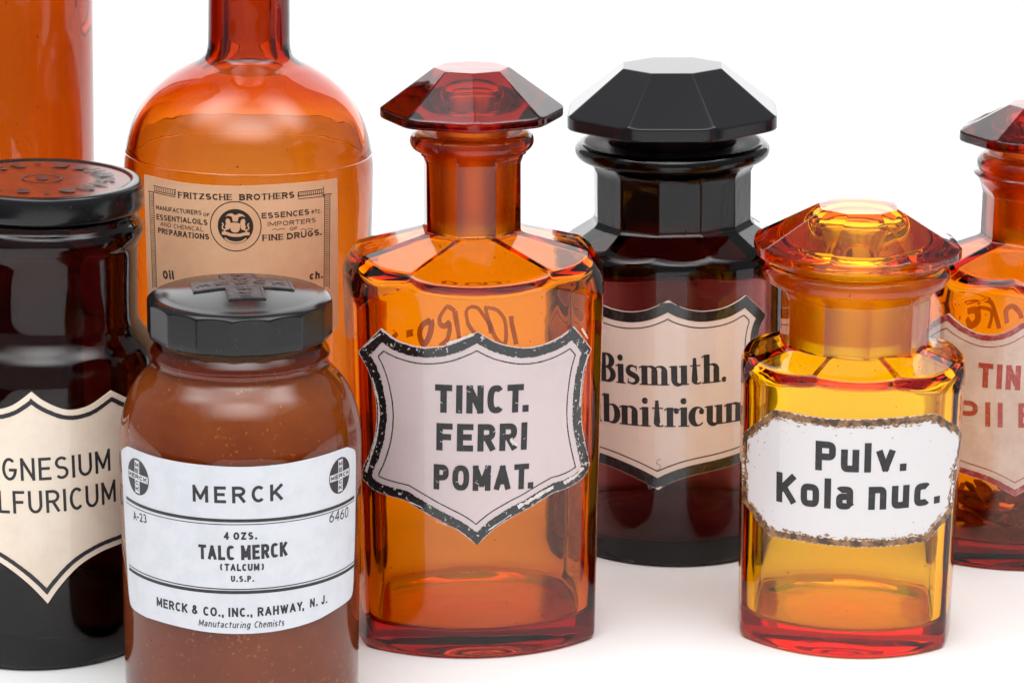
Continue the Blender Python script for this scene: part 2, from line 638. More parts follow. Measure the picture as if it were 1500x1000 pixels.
    g['2'] = (0.52, [A(.5, .72, .5, .28, 165, -35) + [(0, 0), (1, 0)]])
    g['3'] = (0.52, [A(.47, .76, .45, .24, 150, -90), A(.47, .26, .53, .26, 90, -150)])
    g['4'] = (0.56, [[(.75, 0), (.75, 1)], [(.75, 1), (0, .28)], [(0, .28), (1, .28)]])
    g['5'] = (0.52, [[(.9, 1), (.12, 1), (.05, .55)] + A(.45, .32, .55, .32, 115, -140)])
    g['6'] = (0.54, [[(.82, .95)] + A(.95, .3, .95, .62, 110, 180), A(.5, .29, .5, .29, 0, 352) + ['c']])
    g['0'] = (0.56, [A(.5, .5, .5, .5, 0, 352) + ['c']])
    g['.'] = (0.0, [[(.5, 0), (.5, .03)]])
    g[','] = (0.0, [[(.5, .04), (.3, -.14)]])
    g['-'] = (0.28, [[(0, .42), (1, .42)]])
    g['('] = (0.34, [A(1, .5, 1, .65, 120, 240)])
    g[')'] = (0.34, [A(0, .5, 1, .65, 60, -60)])
    g['&'] = (0.62, [[(1, 0), (.2, .72)] + A(.45, .8, .25, .2, 180, 0) + [(.55, .52)] + A(.42, .25, .42, .25, 120, 310) + [(.95, .42)]])
    return g


GL = {p: glyphs(p) for p in (2.0, 2.6, 4.0)}


def set_text(mk, text, a, b, cap, h, weight=0.16, p=2.0, space=0.16, word=0.45, slant=0.0, serif=0.0, wx=None, along=None):
    """text from point a to point b (baseline ends, in surface mm), capitals cap mm tall; glyph widths stretch to fill the run"""
    g = GL[p]
    a, b = np.array(a, float), np.array(b, float)
    run = np.linalg.norm(b - a) / cap
    nat, fixed = 0.0, 0.0
    for ch in text:
        if ch == ' ':
            nat += word
        else:
            nat += g[ch][0] + space
            fixed += weight
    nat -= space
    k = (run - fixed) / nat if nat > 0 else 1
    ex = (b - a) / np.linalg.norm(b - a)
    ey = np.array([-ex[1], ex[0]])
    x = 0.0
    lay = 0
    for ci, ch in enumerate(text):
        if ch == ' ':
            x += word * k
            continue
        gw, strokes = g[ch]
        W = gw * k
        for st in strokes:
            closed = bool(st) and st[-1] == 'c'
            pts = [q for q in st if q != 'c']
            q = []
            for gx, gy in pts:
                xx = x + weight / 2 + (gx * W if gw else 0)
                yy = weight / 2 + gy * (1 - weight)
                q.append(np.array([xx + slant * yy, yy]))
            line = len(pts) == 2
            if line:
                d = (q[1] - q[0]) / (np.linalg.norm(q[1] - q[0]) + 1e-9)
                diag = 0.12 < abs(d[0]) and 0.12 < abs(d[1])
                e = weight * (0.38 if diag else 0.5)
                q[0] = q[0] - d * e
                q[1] = q[1] + d * e
            elif not closed:
                for i0, i1 in ((0, 1), (-1, -2)):
                    if gy is not None and abs(pts[i0][0] - pts[i1][0]) < 1e-6 or abs(pts[i0][1] - pts[i1][1]) < 1e-6:
                        d = (q[i0] - q[i1]) / (np.linalg.norm(q[i0] - q[i1]) + 1e-9)
                        q[i0] = q[i0] + d * weight * 0.5
            P = [a + (ex * v[0] + ey * v[1]) * cap for v in q]
            wt = weight
            if serif and line and abs(d[1]) < 0.12:
                wt = weight * 0.55
            mk.ribbon(P, wt * cap, h + 0.006 * (lay % 5), closed)
            lay += 1
            if serif and line and abs(d[1]) > 0.8:
                for e in (q[0], q[1]):
                    s0 = a + (ex * (e[0] - weight * serif) + ey * (e[1] - (0.04 if e is q[1] else -0.04))) * cap
                    s1 = a + (ex * (e[0] + weight * serif) + ey * (e[1] - (0.04 if e is q[1] else -0.04))) * cap
                    mk.ribbon([s0, s1], 0.08 * cap, h + 0.006 * (lay % 5))
                    lay += 1
        x += weight + (gw + space) * k
        if ch in 'TVY' and text[ci + 1:ci + 2] in ('.', ','):
            x -= .16


def text_px(mk, text, x0, y0, x1, y1, cap_px, h, **kw):
    """baseline ends measured on the photograph"""
    s = mk.s
    a, b = s.uz(x0, y0), s.uz(x1, y1)
    xm, ym = (x0 + x1) / 2, (y0 + y1) / 2
    top = s.uz(xm, ym - cap_px)
    cap = top[1] - s.uz(xm, ym)[1]
    set_text(mk, text, a, b, cap, h, **kw)


# ------------------------------------------------------------------ setting
TX = [(-0.30, -0.25), (0.30, -0.25), (0.34, 0.48), (1.3, 0.75), (1.6, 3.1), (-1.6, 3.1), (-1.3, 0.75), (-0.34, 0.48)]
V = [(x, y, 0) for x, y in TX] + [(x, y, -0.02) for x, y in TX]
tb = finish('table_surface', V, [list(range(8)), list(range(15, 7, -1))] + [[i, i + 8, (i + 1) % 8 + 8, (i + 1) % 8] for i in range(8)], M['table'], smooth=False)
fl_ = finish('unseen_dark_floor', [(-6, -6, -0.75), (6, -6, -0.75), (6, 6, -0.75), (-6, 6, -0.75)], [[0, 1, 2, 3]], solid('dark_floor', (0.03, 0.03, 0.03), 0.8, col2=(0.04, 0.04, 0.04)), smooth=False)  # unseen floor, added to keep reflections past the table edge dark
fl_['kind'] = 'structure'
tb['kind'] = 'structure'

# ------------------------------------------------------------------ stoppers


def stopper(parent, mat, zb, zt, r_rim, r_top, h_rim, n, rot, vfront, r_plug, z_plug, hollow=0.62, cav=0.55, nseg=320, plug_taper=0.9, disc=None, k=0.35):
    """faceted mushroom stopper: n sloping facets on a rim, a tapered ground plug below, hollow inside"""
    th = np.linspace(0, 2 * math.pi, nseg, endpoint=False)
    rim = poly_r(th, n, r_rim * math.cos(math.pi / n) * 1.03, rot, vfront)
    rim = smin(rim, np.full_like(th, disc or r_rim * 1.005), 0.8)
    ap_t = r_top * math.cos(math.pi / n)
    ap_r = r_rim * math.cos(math.pi / n)
    g = (ap_r - ap_t) / (zt - (zb + h_rim))
    rings = []
    inner = []
    if hollow:
        zc = zb + (zt - zb) * cav
        ri = r_plug * hollow
        inner = [(zc, ri * 0.02, 0), (zc, ri * .35, 0), (zc - .5, ri * .75, 0), (zc - 1.4, ri * .95, 0), (zc - 2.6, ri, 0), (zb - 2, ri, 0), (z_plug + 1.0, ri * plug_taper, 0), (z_plug + .3, ri * plug_taper * 1.03, 0)]
    rp = r_plug * plug_taper
    rings += inner
    if hollow:
        rings += [(z_plug, rp * .72, 1), (z_plug, rp * .93, 1)]
    else:
        rings += [(z_plug, 0.02, 1), (z_plug, rp * .5, 1), (z_plug, rp * .93, 1)]
    rings += [(z_plug + .4, rp, 1)]
    for t in np.linspace(0.05, 1, 10):
        rings.append((z_plug + .4 + t * (zb - z_plug - 1.2), rp + (r_plug - rp) * t, 1))
    rings += [(zb - .4, r_plug * 1.01, 0), (zb - 0.05, r_plug * 1.06, 0)]
    for t in (0.25, .5, .75, .93):
        rings.append((zb + 0.15 * t, r_plug * 1.06 + (rim - r_plug * 1.06) * t, 0))
    zs = np.concatenate([[zb + .12, zb + .3], np.arange(zb + .6, zt - .2, 0.28), [zt - .12, zt - .04]])
    bev = lambda z: 0.5 * max(0.0, 1 - (z - zb - .12) / .5) ** 2
    for z in zs:
        sl = poly_r(th, n, ap_t + (zt - z) * g, rot, vfront)
        rings.append((z, smin(rim - bev(z), sl, k), 0))
    last = rings[-1][1]
    rings += [(zt, last * .965, 0), (zt, last * .9, 0), (zt, last * .5, 0), (zt, last * .05, 0)]
    return skin('stopper', rings, mat, parent, nseg, cap=True)


# ------------------------------------------------------------------ moulded square-shouldered bottles


def planes(th, n, d_of, rot=0.0, vf=False):
    off = rot + (math.pi / n if vf else 0)
    out = None
    for k in range(n):
        ph = off + 2 * math.pi * k / n
        c = np.cos(th - ph)
        r = np.where(c > 0.05, d_of(ph) / np.maximum(c, 0.05), 1e3)
        out = r if out is None else np.minimum(out, r)
    return out


def pharmacy_bottle(parent, mat, a, b, rot, fr, z_edge, slope, n_sh, rot_sh, n_neck, rot_neck, ap_neck, z_neck0, z_neck1, r_lip, z_lip0, z_lip1,
                    r_bore, wall=5.0, floor=5.5, nseg=384, sh_ap=None, sh_in=4.0, ground=True, taper=0.0, neck_vf=False, sh_vf=False, inner_k=3.5, slope_side=None, fr_in=1.4, wall_f=None, rc=2.6, chamf=0.6):
    th = np.linspace(0, 2 * math.pi, nseg, endpoint=False)
    T = lambda z: 1 - taper * (1 - min(z, z_edge) / z_edge)

    def wallr(th, z):
        return oval(th, a * T(z), b * T(z), rot, fr)

    sh_ap = sh_ap or ap_neck
    g = 1 / math.tan(slope)
    gs = 1 / math.tan(slope_side or slope)
    wf = wall_f or wall

    def outer(th, z):
        r = wallr(th, z)
        if z < 1.6:
            r = r - 1.3 * (1 - z / 1.6) ** 2
        if z > z_edge - 26:
            sh = planes(th, n_sh, lambda ph: sh_ap + (z_neck0 - z) * (g + (gs - g) * abs(math.sin(ph - rot))), rot_sh, sh_vf)
            if z < z_neck0 + 3:
                r = smin(r, np.maximum(sh, 1.0), 1.0)
                r = smin(r, np.full_like(th, a * 1.01 + (z_edge - z) * chamf), 1.0)
            else:
                r = np.ones_like(th)
            ne = poly_r(th, n_neck, ap_neck + 0.9 * max(0, (z - z_neck1 + 2) / 2) ** 1.5, rot_neck, neck_vf)
            fl = ap_neck / math.cos(math.pi / n_neck) * 1.04 + (r_lip - ap_neck) * 0.75 * max(0, min(1, (z - z_neck1) / max(.1, z_lip0 - z_neck1))) ** 2
            ne = smin(ne, np.full_like(th, fl), 0.5)
            r = smax(r, ne, 1.6) if z > z_neck0 - 6 else r
        return r

    rings = [(1.1, 0.05, 0), (1.0, a * .5, 0), (0.3, a * .74, 0)]
    r0 = outer(th, 0.0)
    rings += [(0.0, r0 * .86, 0), (0.0, r0 * .97, 0)]
    zs = np.concatenate([[0.05, .3, .6, 1.0, 1.6, 2.4], np.arange(4, z_edge - 8, 3.0), np.arange(z_edge - 8, z_lip0, 0.32)])
    for z in zs:
        rings.append((z, outer(th, z), 0))
    # lip: a rounded collar
    zc, hh = (z_lip0 + z_lip1) / 2, (z_lip1 - z_lip0) / 2
    r_base = float(np.max(rings[-1][1]))
    for t in np.linspace(-85, 88, 16):
        rr = r_lip - hh * .9 + hh * .9 * math.cos(R(t))
        rings.append((zc + hh * math.sin(R(t)), np.maximum(np.full(nseg, rr), 0) if t > -60 else np.maximum(rings[-1][1], min(rr, r_lip)), 0))
    rings += [(z_lip1 + .02, r_lip - hh * 1.3, .8 if ground else 0), (z_lip1, r_bore + .8, .8 if ground else 0)]
    rings += [(z_lip1 - .5, r_bore + .12, 1 if ground else 0)]
    # bore
    gz = 1 if ground else 0
    for z in np.arange(z_lip1 - 1.5, z_neck0 - 1.0, -1.5):
        t = (z_lip1 - z) / (z_lip1 - z_neck0)
        rings.append((z, r_bore * (1 - 0.10 * t) + .12, gz))
    rb = r_bore * .9 + .12
    # cavity
    def inner(th, z):
        w = oval(th, a * T(z) - wall, b * T(z) - wf, rot, fr_in, inner_k)
        sh = planes(th, n_sh, lambda ph: max(1.0, rb + (z_neck0 - sh_in + 1.0 - z) * (g + (gs - g) * abs(math.sin(ph - rot)))), rot_sh, sh_vf)
        r = smin(w, sh, 3.0)
        return smax(r, np.full_like(th, rb), 1.2) if z > z_edge - 16 else r
    for z in np.arange(z_neck0 - 1.2, z_edge - 16, -0.4):
        rings.append((z, inner(th, z), 0))
    for z in np.arange(z_edge - 17, floor + 4.5, -4.0):
        rings.append((z, inner(th, z), 0))
    wi = inner(th, floor + rc)
    for t in np.linspace(0, 90, 9):
        rings.append((floor + rc * (1 - math.sin(R(t))), wi - rc * (1 - math.cos(R(t))), 0))
    last = rings[-1][1]
    rings += [(floor - .05, last * .9, 0), (floor + .3, last * .6, 0), (floor + .8, last * .3, 0), (floor + 1.0, last * .02, 0)]
    o = skin('glass_body', rings, mat, parent, nseg)
    return o, wallr, inner


def round_bottle(name, parent, mat, outer, inner, nseg=160, ground=None):
    rings = [(z, r, 0) for z, r in outer] + [(z, r, 0) for z, r in inner]
    return skin(name, rings, mat, parent, nseg)


def enamel(name, col, col2, wear=None, lo=0.62, hi=0.72, vscale=220, rough=0.16, coat=0.5):
    return solid(name, col, rough, coat, col2=col2, vscale=vscale, lo=lo, hi=hi, bump=0.03)


M['enamel_lilac'] = enamel('pale_enamel', (0.65, 0.53, 0.53), (0.59, 0.48, 0.47), lo=0.45, hi=0.8, vscale=60)
M['enamel_pink'] = enamel('pinkish_enamel', (0.86, 0.70, 0.60), (0.80, 0.63, 0.53), lo=0.4, hi=0.8, vscale=60)
M['enamel_cream'] = enamel('cream_enamel', (0.90, 0.77, 0.63), (0.76, 0.60, 0.47), lo=0.45, hi=0.85, vscale=50)
M['enamel_white'] = enamel('white_enamel', (0.74, 0.70, 0.70), (0.45, 0.25, 0.15), lo=0.68, hi=0.78, vscale=500)
M['enamel_old'] = enamel('stained_enamel', (0.70, 0.52, 0.42), (0.57, 0.38, 0.29), lo=0.4, hi=0.75, vscale=120)
M['band_black'] = solid('worn_black_band', (0.012, 0.012, 0.014), 0.16, 0.5, col2=(0.62, 0.58, 0.55), vscale=900, lo=0.60, hi=0.63, bump=0.15, detail=6)
M['band_clean'] = solid('black_band', (0.013, 0.014, 0.014), 0.18, 0.4, col2=(0.03, 0.03, 0.03), vscale=300)
M['band_red'] = solid('worn_red_band', (0.33, 0.035, 0.035), 0.2, 0.5, col2=(0.50, 0.20, 0.17), vscale=500, lo=0.5, hi=0.7, bump=0.1)
M['band_rust'] = solid('rusty_brown_band', (0.07, 0.034, 0.018), 0.5, 0.2, col2=(0.36, 0.18, 0.07), vscale=380, lo=0.42, hi=0.62, bump=0.25)
M['rust'] = solid('rust_stain', (0.28, 0.11, 0.045), 0.6, 0.2, col2=(0.52, 0.36, 0.24), vscale=500, lo=0.4, hi=0.65)

# ================================================================== 1. amber bottle with shield label (centre)
t1 = thing('pharmacy_bottle', 'tall amber bottle with red faceted stopper and black-edged shield label TINCT. FERRI POMAT.', 'bottle', -10, 753.3, -0.5)
rot1 = R(7)
_, wall1, in1 = pharmacy_bottle(t1, M['amber'], 35.0, 32.5, rot1, 1.42, 101.5, R(23), 8, R(6), 8, R(6), 12.6, 111.8, 132.5, 16.6, 133.5, 138.6, 9.6,
                                wall=3.8, wall_f=4.2, floor=6.5, taper=0.05, sh_ap=13.0, slope_side=R(15))
stopper(t1, M['stopper_red'], 142.2, 155.6, 24.3, 10.0, 3.0, 8, R(3), True, 9.5, 114.5, hollow=0.72, cav=0.35)
s1 = Surface(t1, lambda th, z: wall1(th, z), 33.0)


def plate(surf, parent, outline_px, mat, h=0.55, back=False):
    mk = Marks(surf)
    ol = surf.px(outline_px)
    mk.fill(ol, h, h + .3)
    return mk.build('label', mat, parent), ol


def Z7(pts):      # measured on an enlargement of the photograph
    return [(490 + x * .38, 420 + y * .38) for x, y in pts]


top_l = catmull([(182, 160), (235, 200), (290, 222), (350, 232), (420, 226), (490, 203), (552, 171)], 5)
top_r = catmull([(552, 171), (610, 205), (665, 224), (735, 233), (805, 220), (870, 190), (918, 152)], 5)
side_r = catmull([(984, 237), (962, 310), (950, 390), (945, 460), (948, 530), (962, 610), (978, 680)], 5)
lobe_r = catmull([(978, 680), (962, 722), (925, 755), (880, 778), (842, 790)], 5)
bot_r = catmull([(842, 790), (800, 815), (745, 850), (690, 880), (620, 925), (549, 992)], 5)
bot_l = catmull([(549, 992), (480, 938), (420, 905), (370, 878), (320, 848), (272, 818)], 5)
lobe_l = catmull([(272, 818), (232, 808), (190, 795), (150, 775), (114, 738)], 5)
side_l = catmull([(114, 738), (118, 690), (140, 640), (160, 570), (168, 490), (160, 410), (135, 320), (96, 250)], 5)
out1 = Z7(top_l[:-1] + top_r + side_r + lobe_r[1:] + bot_r[1:] + bot_l[1:] + lobe_l[1:] + side_l[1:])
lab1, ol1 = plate(s1, t1, out1, M['enamel_lilac'])
mk = Marks(s1)
mk.ribbon(inset(ol1, 1.45), 2.5, 0.60, True, jit=0.10)
mk.build('border', M['band_black'], lab1)
mk = Marks(s1)
mk.ribbon(inset(ol1, 4.4), 0.30, 0.60, True, jit=0.25)
for tx, x0, y0, x1, y1, cp in (('TINCT.', 638, 602.5, 779, 601, 41), ('FERRI', 640, 658, 770, 657, 40), ('POMAT.', 636, 715, 785, 713, 37)):
    text_px(mk, tx, x0, y0, x1, y1, cp, 0.61, weight=0.22, p=2.6, space=0.22)
mk.build('lettering', M['ink'], lab1)
M['chip_highlight'] = solid('chip_and_highlight_enamel', (0.74, 0.66, 0.62), 0.3, 0.3, col2=(0.50, 0.40, 0.36), vscale=700, lo=0.5, hi=0.7)
mk = Marks(s1)
for st, w in (([(548, 552), (555, 580), (558, 605), (555, 634), (548, 660), (539, 690)], .7), ([(655, 503), (672, 497), (695, 488)], .9), ([(859, 518), (852, 540), (848, 570), (846, 595)], .4),  # enamel chips, plus a highlight painted as a pale strip at top centre
              ([(851, 684), (839, 697), (823, 706)], 1.2), ([(808, 712), (792, 721), (772, 733), (757, 741)], 1.3), ([(748, 752), (735, 761), (715, 775)], .35),
              ([(849, 480), (858, 495)], .7), ([(560, 488), (548, 497), (536, 508)], .35), ([(600, 733), (620, 742)], .4), ([(640, 762), (655, 768)], .35)):
    q = s1.px(catmull(st, 3))
    mk.ribbon(q, [w * random.uniform(.45, 1.1) for _ in q], .68, jit=.45, step=.3)
for i in range(34):
    x, y = random.uniform(636, 784), random.choice((582, 637, 694)) + random.uniform(-18, 18)
    a_ = random.uniform(-.9, 1.2); l_ = random.uniform(1.5, 7)
    mk.ribbon(s1.px([(x, y), (x + l_ * math.cos(a_), y - l_ * math.sin(a_))]), random.uniform(.07, .16), .665 + .0005 * i, step=.3)
mk.ribbon(s1.px([(747, 641), (751, 648), (756, 650)]), .9, .69, jit=.4, step=.3)
mk.build('chips_and_highlight', M['chip_highlight'], lab1)
# marker writing on the far side of the glass, seen in mirror image through it
mk = Marks(s1)
for st, w in (([(752, 458), (754, 478), (760, 500)], 1.5),
              ([(716, 447), (732, 452), (742, 468), (742, 498), (728, 492), (718, 470), (713, 450), (716, 447)], 1.2),
              ([(686, 446), (700, 450), (716, 470), (720, 484)], 1.2), ([(686, 446), (681, 455), (686, 472), (698, 486)], 1.2),
              ([(664, 452), (668, 480), (672, 500)], 1.5), ([(664, 452), (652, 445), (642, 458), (640, 470), (648, 474), (655, 470), (652, 492), (640, 502)], 1.3),
              ([(626, 466), (614, 472), (608, 486), (614, 500), (622, 492), (628, 474), (626, 466)], 1.8),
              ([(592, 480), (593, 490)], 2.0), ([(568, 484), (572, 490)], 1.8)):
    q = s1.px(catmull(st, 4), True)
    mk.ribbon(q, w, 0.08)
mk.build('marker_writing', M['marker'], t1)

# ================================================================== 2. maroon jar with black stopper
t2 = thing('pharmacy_bottle', 'dark maroon jar with black faceted stopper and shield label Bismuth.', 'bottle', 49.1, 828.6, -1.2)
rot2 = R(3)
_, wall2, in2 = pharmacy_bottle(t2, M['maroon'], 33.6, 32.5, rot2, 1.06, 88.5, R(33), 12, R(3), 12, R(3), 22.6, 97.5, 114.8, 28.6, 116.6, 121.5, 18.5,
                                wall=3.6, floor=6.0, taper=0.015, sh_ap=23.2)
stopper(t2, M['black'], 126.6, 143.8, 32.0, 15.4, 4.6, 8, R(-3.5), False, 18.2, 100.0, hollow=0, k=0.15)
s2 = Surface(t2, lambda th, z: wall2(th, z), 33.0)


def Z2(pts):
    return [(820 + x * .34, 400 + y * .34) for x, y in pts]


u = catmull([(-70, 95), (20, 140), (70, 152), (140, 150), (240, 160), (320, 163), (400, 145), (468, 116)], 4)
u = catmull([(145, 115), (220, 150), (300, 165), (380, 155), (468, 116)], 6)
v = catmull([(468, 116), (530, 148), (610, 163), (700, 150), (760, 122), (800, 94)], 6)
sr = catmull([(886, 180), (858, 230), (848, 300), (845, 450), (850, 560), (862, 650), (862, 740)], 4)
br = catmull([(862, 740), (800, 800), (700, 838), (560, 872), (470, 905), (425, 932)], 4)
bl = catmull([(425, 932), (370, 900), (290, 860), (180, 815), (60, 785), (10, 745)], 4)
sl = catmull([(10, 745), (30, 650), (35, 500), (30, 350), (20, 260), (0, 190)], 4)
tl = [(0, 190), (85, 75)]
out2 = Z2(tl[1:] + u[1:-1] + v + sr + br[1:] + bl[1:] + sl[1:])
lab2, ol2 = plate(s2, t2, out2, M['enamel_pink'], 0.4)
mk = Marks(s2)
mk.ribbon(inset(ol2, 1.6), 3.0, 0.45, True)
mk.build('border', M['band_clean'], lab2)
mk = Marks(s2)
mk.ribbon(inset(ol2, 4.9), 0.32, 0.45, True)


def fat_serif(mk, text, x0, y0, x1, y1, xh_px, h):
    """Didone lettering: heavy stems, hairline joins and serifs"""
    s = mk.s
    a = np.array(s.uz(x0, y0)); b = np.array(s.uz(x1, y1))
    xm, ym = (x0 + x1) / 2, (y0 + y1) / 2
    xh = s.uz(xm, ym - xh_px)[1] - s.uz(xm, ym)[1]
    ex = (b - a) / np.linalg.norm(b - a); ey = np.array([-ex[1], ex[0]])
    S, hr = 0.36, 0.085           # stem and hairline in x-heights
    ASC = 1.48
    def stem(x, y0, y1, foot=True, head='flag'):
        o = [([(x, y0), (x, y1)], S)]
        if foot:
            o.append(([(x - .30, y0 + .035), (x + .30, y0 + .035)], .07))
        if head == 'flag':
            o.append(([(x - .32, y1 - .13), (x - .1, y1 - .03)], .08))
        if head == 'bar':
            o.append(([(x - .30, y1 - .035), (x + .30, y1 - .035)], .07))
        return o
    def arch(x0, x1):
        pts = arc((x0 + x1) / 2, .72, (x1 - x0) / 2, .245, 170, 0)
        w = [hr + (S - hr) * max(0, (k / (len(pts) - 1) - .45) / .55) for k in range(len(pts))]
        return [(pts + [(x1, .0)], w + [S]), ([(x1 - .28, .035), (x1 + .28, .035)], .07)]
    def bowl(cx, rx, a0=0, a1=352):
        pts = arc(cx, .5, rx, .46, a0, a1, n=28)
        w = [hr + (S * 1.08 - hr) * abs(math.cos(math.radians(a0 + (a1 - a0) * k / 28))) ** 1.3 for k in range(29)]
        return [(pts, w)]
    def letter(c):
        if c == 'B':
            H = ASC
            def lobe(y0, y1, rx):
                pts = [(0.2, y1)] + arc(.5, (y0 + y1) / 2, rx, (y1 - y0) / 2, 90, -90) + [(0.2, y0)]
                n = len(pts)
                w = [hr + (S - hr) * max(0, math.sin(math.pi * k / (n - 1))) ** 1.6 for k in range(n)]
                return (pts, w)
            return 1.12, [([(.3, 0), (.3, H)], S * 1.1), ([(0, .035), (.5, .035)], .07), ([(0, H - .035), (.5, H - .035)], .07),
                          lobe(.77, H - .04, .38), lobe(.04, .77, .46)]
        if c == 'S':
            H = ASC
            pts = arc(.5, H * .74, .36, H * .235, 40, 250) + arc(.5, H * .26, .40, H * .235, 70, -140)
            n = len(pts)
            w = [hr + (S - hr) * math.sin(math.pi * k / (n - 1)) ** 2 for k in range(n)]
            return 1.0, [(pts, w)]
        if c == 'i':
            return .66, stem(.33, 0, 1) + [(arc(.31, 1.32, .085, .085, 0, 352), .17)]
        if c == 's':
            pts = arc(.38, .74, .26, .215, 35, 245) + arc(.38, .26, .29, .215, 65, -145)
            n = len(pts)
            w = [hr + (S * .95 - hr) * math.sin(math.pi * k / (n - 1)) ** 2 for k in range(n)]
            return .80, [(pts, w), ([(.62, .97), (.62, .70)], .06), ([(.12, .30), (.12, .03)], .06)]
        if c == 'm':
            return 1.72, stem(.30, 0, 1) + arch(.30, .88) + arch(.88, 1.45)
        if c == 'n':
            return 1.16, stem(.30, 0, 1) + arch(.30, .88)
        if c == 'h':
            return 1.16, stem(.30, 0, ASC) + arch(.30, .88)
        if c == 'u':
            pts = [(.30, 1)] + arc(.57, .27, .27, .245, 180, 350)
            n = len(pts)
            w = [S] + [S - (S - hr) * min(1, k / (n - 4)) for k in range(n - 1)]
            return 1.16, [(pts, w), ([(.02, .95), (.3, .95)], .08)] + [([(.86, 0), (.86, 1)], S), ([(.58, .95), (.86, .95)], .08), ([(.86, .035), (1.14, .035)], .07)]
        if c == 't':
            pts = [(.32, 1.36), (.32, .25)] + arc(.52, .22, .2, .19, 190, 320)
            n = len(pts)
            w = [.18, S] + [S - (S - hr) * min(1, k / 5) for k in range(n - 2)]
            return .74, [(pts, w), ([(.05, .96), (.66, .96)], .075)]
        if c == 'b':
            pts = arc(.60, .5, .36, .46, 160, -165, n=24)
            w = [hr + (S * 1.05 - hr) * max(0, math.cos(math.radians(160 - 325 * k / 24))) ** 1.0 for k in range(25)]
            return 1.10, [([(.28, .02), (.28, ASC)], S), ([(-.02, ASC - .12), (.2, ASC - .03)], .08), (pts, w)]
        if c == 'r':
            return .74, stem(.30, 0, 1) + [([(.36, .70), (.5, .92), (.66, .96)], .07), (arc(.66, .82, .075, .075, 0, 352), .15)]
        if c == 'c':
            pts = arc(.47, .5, .36, .46, 50, 315, n=22)
            w = [hr + (S * 1.08 - hr) * max(0, -math.cos(math.radians(50 + 265 * k / 22))) for k in range(23)]
            return .84, [(pts, w), (arc(.67, .74, .075, .075, 0, 352), .15)]
        if c == '.':
            return .40, [(arc(.2, .11, .075, .075, 0, 352), .15)]
    tot = sum(letter(c)[0] for c in text)
    k = np.linalg.norm(b - a) / (tot * xh)
    x = 0.0
    lay = 0
    for c in text:
        adv, sts = letter(c)
        for pts, w in sts:
            P = [a + (ex * (x + px) * k + ey * py) * xh for px, py in pts]
            w = np.broadcast_to(np.asarray(w, float), (len(P),))
            mk.ribbon(P, w * xh * (k if k < 1 else 1), h + .006 * (lay % 5))
            lay += 1
        x += adv


fat_serif(mk, 'Bismuth.', 879, 556, 1064, 557, 28.5, 0.46)
fat_serif(mk, 'Subnitricum', 843, 605, 1097, 612, 28.5, 0.46)
# pencilled 5
mk.ribbon(s2.px([(969, 672), (964, 672), (962, 678), (968, 681), (967, 686), (961, 688)]), .12, .46)
mk.build('lettering', M['ink'], lab2)

# ================================================================== 3. small honey-yellow jar, octagonal label
t3 = thing('pharmacy_bottle', 'short honey-yellow jar with faceted orange stopper and eight-sided rusty-edged label Pulv. Kola nuc.', 'bottle', 93.3, 752.7, -0.25)
rot3 = R(-8)
_, wall3, in3 = pharmacy_bottle(t3, M['honey'], 30.4, 29.0, rot3, 1.28, 76.5, R(20), 8, R(-5), 10, R(6), 19.2, 81.3, 96.5, 25.2, 98.4, 103.6, 16.6,
                                wall=3.4, wall_f=4.4, floor=6.3, taper=0.035, sh_ap=20.2, neck_vf=True, fr_in=1.45, slope_side=R(18), chamf=0.7)
stopper(t3, M['stopper_orange'], 106.2, 119.0, 28.8, 11.0, 3.1, 8, R(1), False, 16.3, 83.5, hollow=0.72, cav=0.62, disc=28.2)
s3 = Surface(t3, lambda th, z: wall3(th, z), 30.0)


def Z3(pts):
    return [(1070 + x * .42, 580 + y * .42) for x, y in pts]


o3 = ([(50, 128), (158, 45)] + catmull([(158, 45), (300, 72), (420, 80), (560, 75), (712, 60)], 5)[1:] + [(800, 128)] +
      [(784, 250), (768, 400), (682, 502)] + catmull([(682, 502), (560, 520), (450, 524), (330, 515), (230, 500), (142, 486)], 5)[1:] + [(48, 362), (45, 250)])
lab3, ol3 = plate(s3, t3, Z3(o3), M['enamel_white'], 0.5)
mk = Marks(s3)
mk.ribbon(inset(ol3, 0.95), 1.8, 0.55, True, jit=0.30, step=.5)
mk.build('border', M['band_rust'], lab3)
mk = Marks(s3)
edge3 = np.array(inset(ol3, 1.9, step=0.5))
for i in range(210):
    k = random.randrange(1, len(edge3) - 1)
    tg = edge3[k] - edge3[k - 1]
    tg = tg / (np.linalg.norm(tg) + 1e-9)
    nn = np.array([-tg[1], tg[0]])
    p0 = edge3[k] + nn * abs(random.gauss(0, .35))
    ln = random.uniform(.4, 2.2)
    q = [p0 - tg * ln / 2, p0 + nn * random.uniform(-.1, .25), p0 + tg * ln / 2]
    mk.ribbon(q, [.05, random.uniform(.15, .75), .05], 0.515 + .0012 * (i % 20), jit=.35, step=.25)
for i in range(45):
    p0 = edge3[random.randrange(len(edge3))]
    cen = np.mean(edge3, 0)
    p0 = p0 + (cen - p0) * abs(random.gauss(0, .10))
    d = np.array([random.uniform(-.3, .3), random.uniform(-.3, .3)])
    mk.ribbon([p0 - d, p0, p0 + d], [.05, random.uniform(.08, .3), .05], 0.513 + .0012 * (i % 20), jit=.3, step=.2)
mk.build('rust_stain', M['rust'], lab3)
mk = Marks(s3)
text_px(mk, 'Pulv.', 1195, 687, 1326, 688, 43, .56, weight=0.225, p=4.0, space=0.22)
text_px(mk, 'Kola nuc.', 1139, 733, 1374, 735, 44, .56, weight=0.215, p=4.0, space=0.22, word=.40)
mk.build('lettering', M['ink'], lab3)

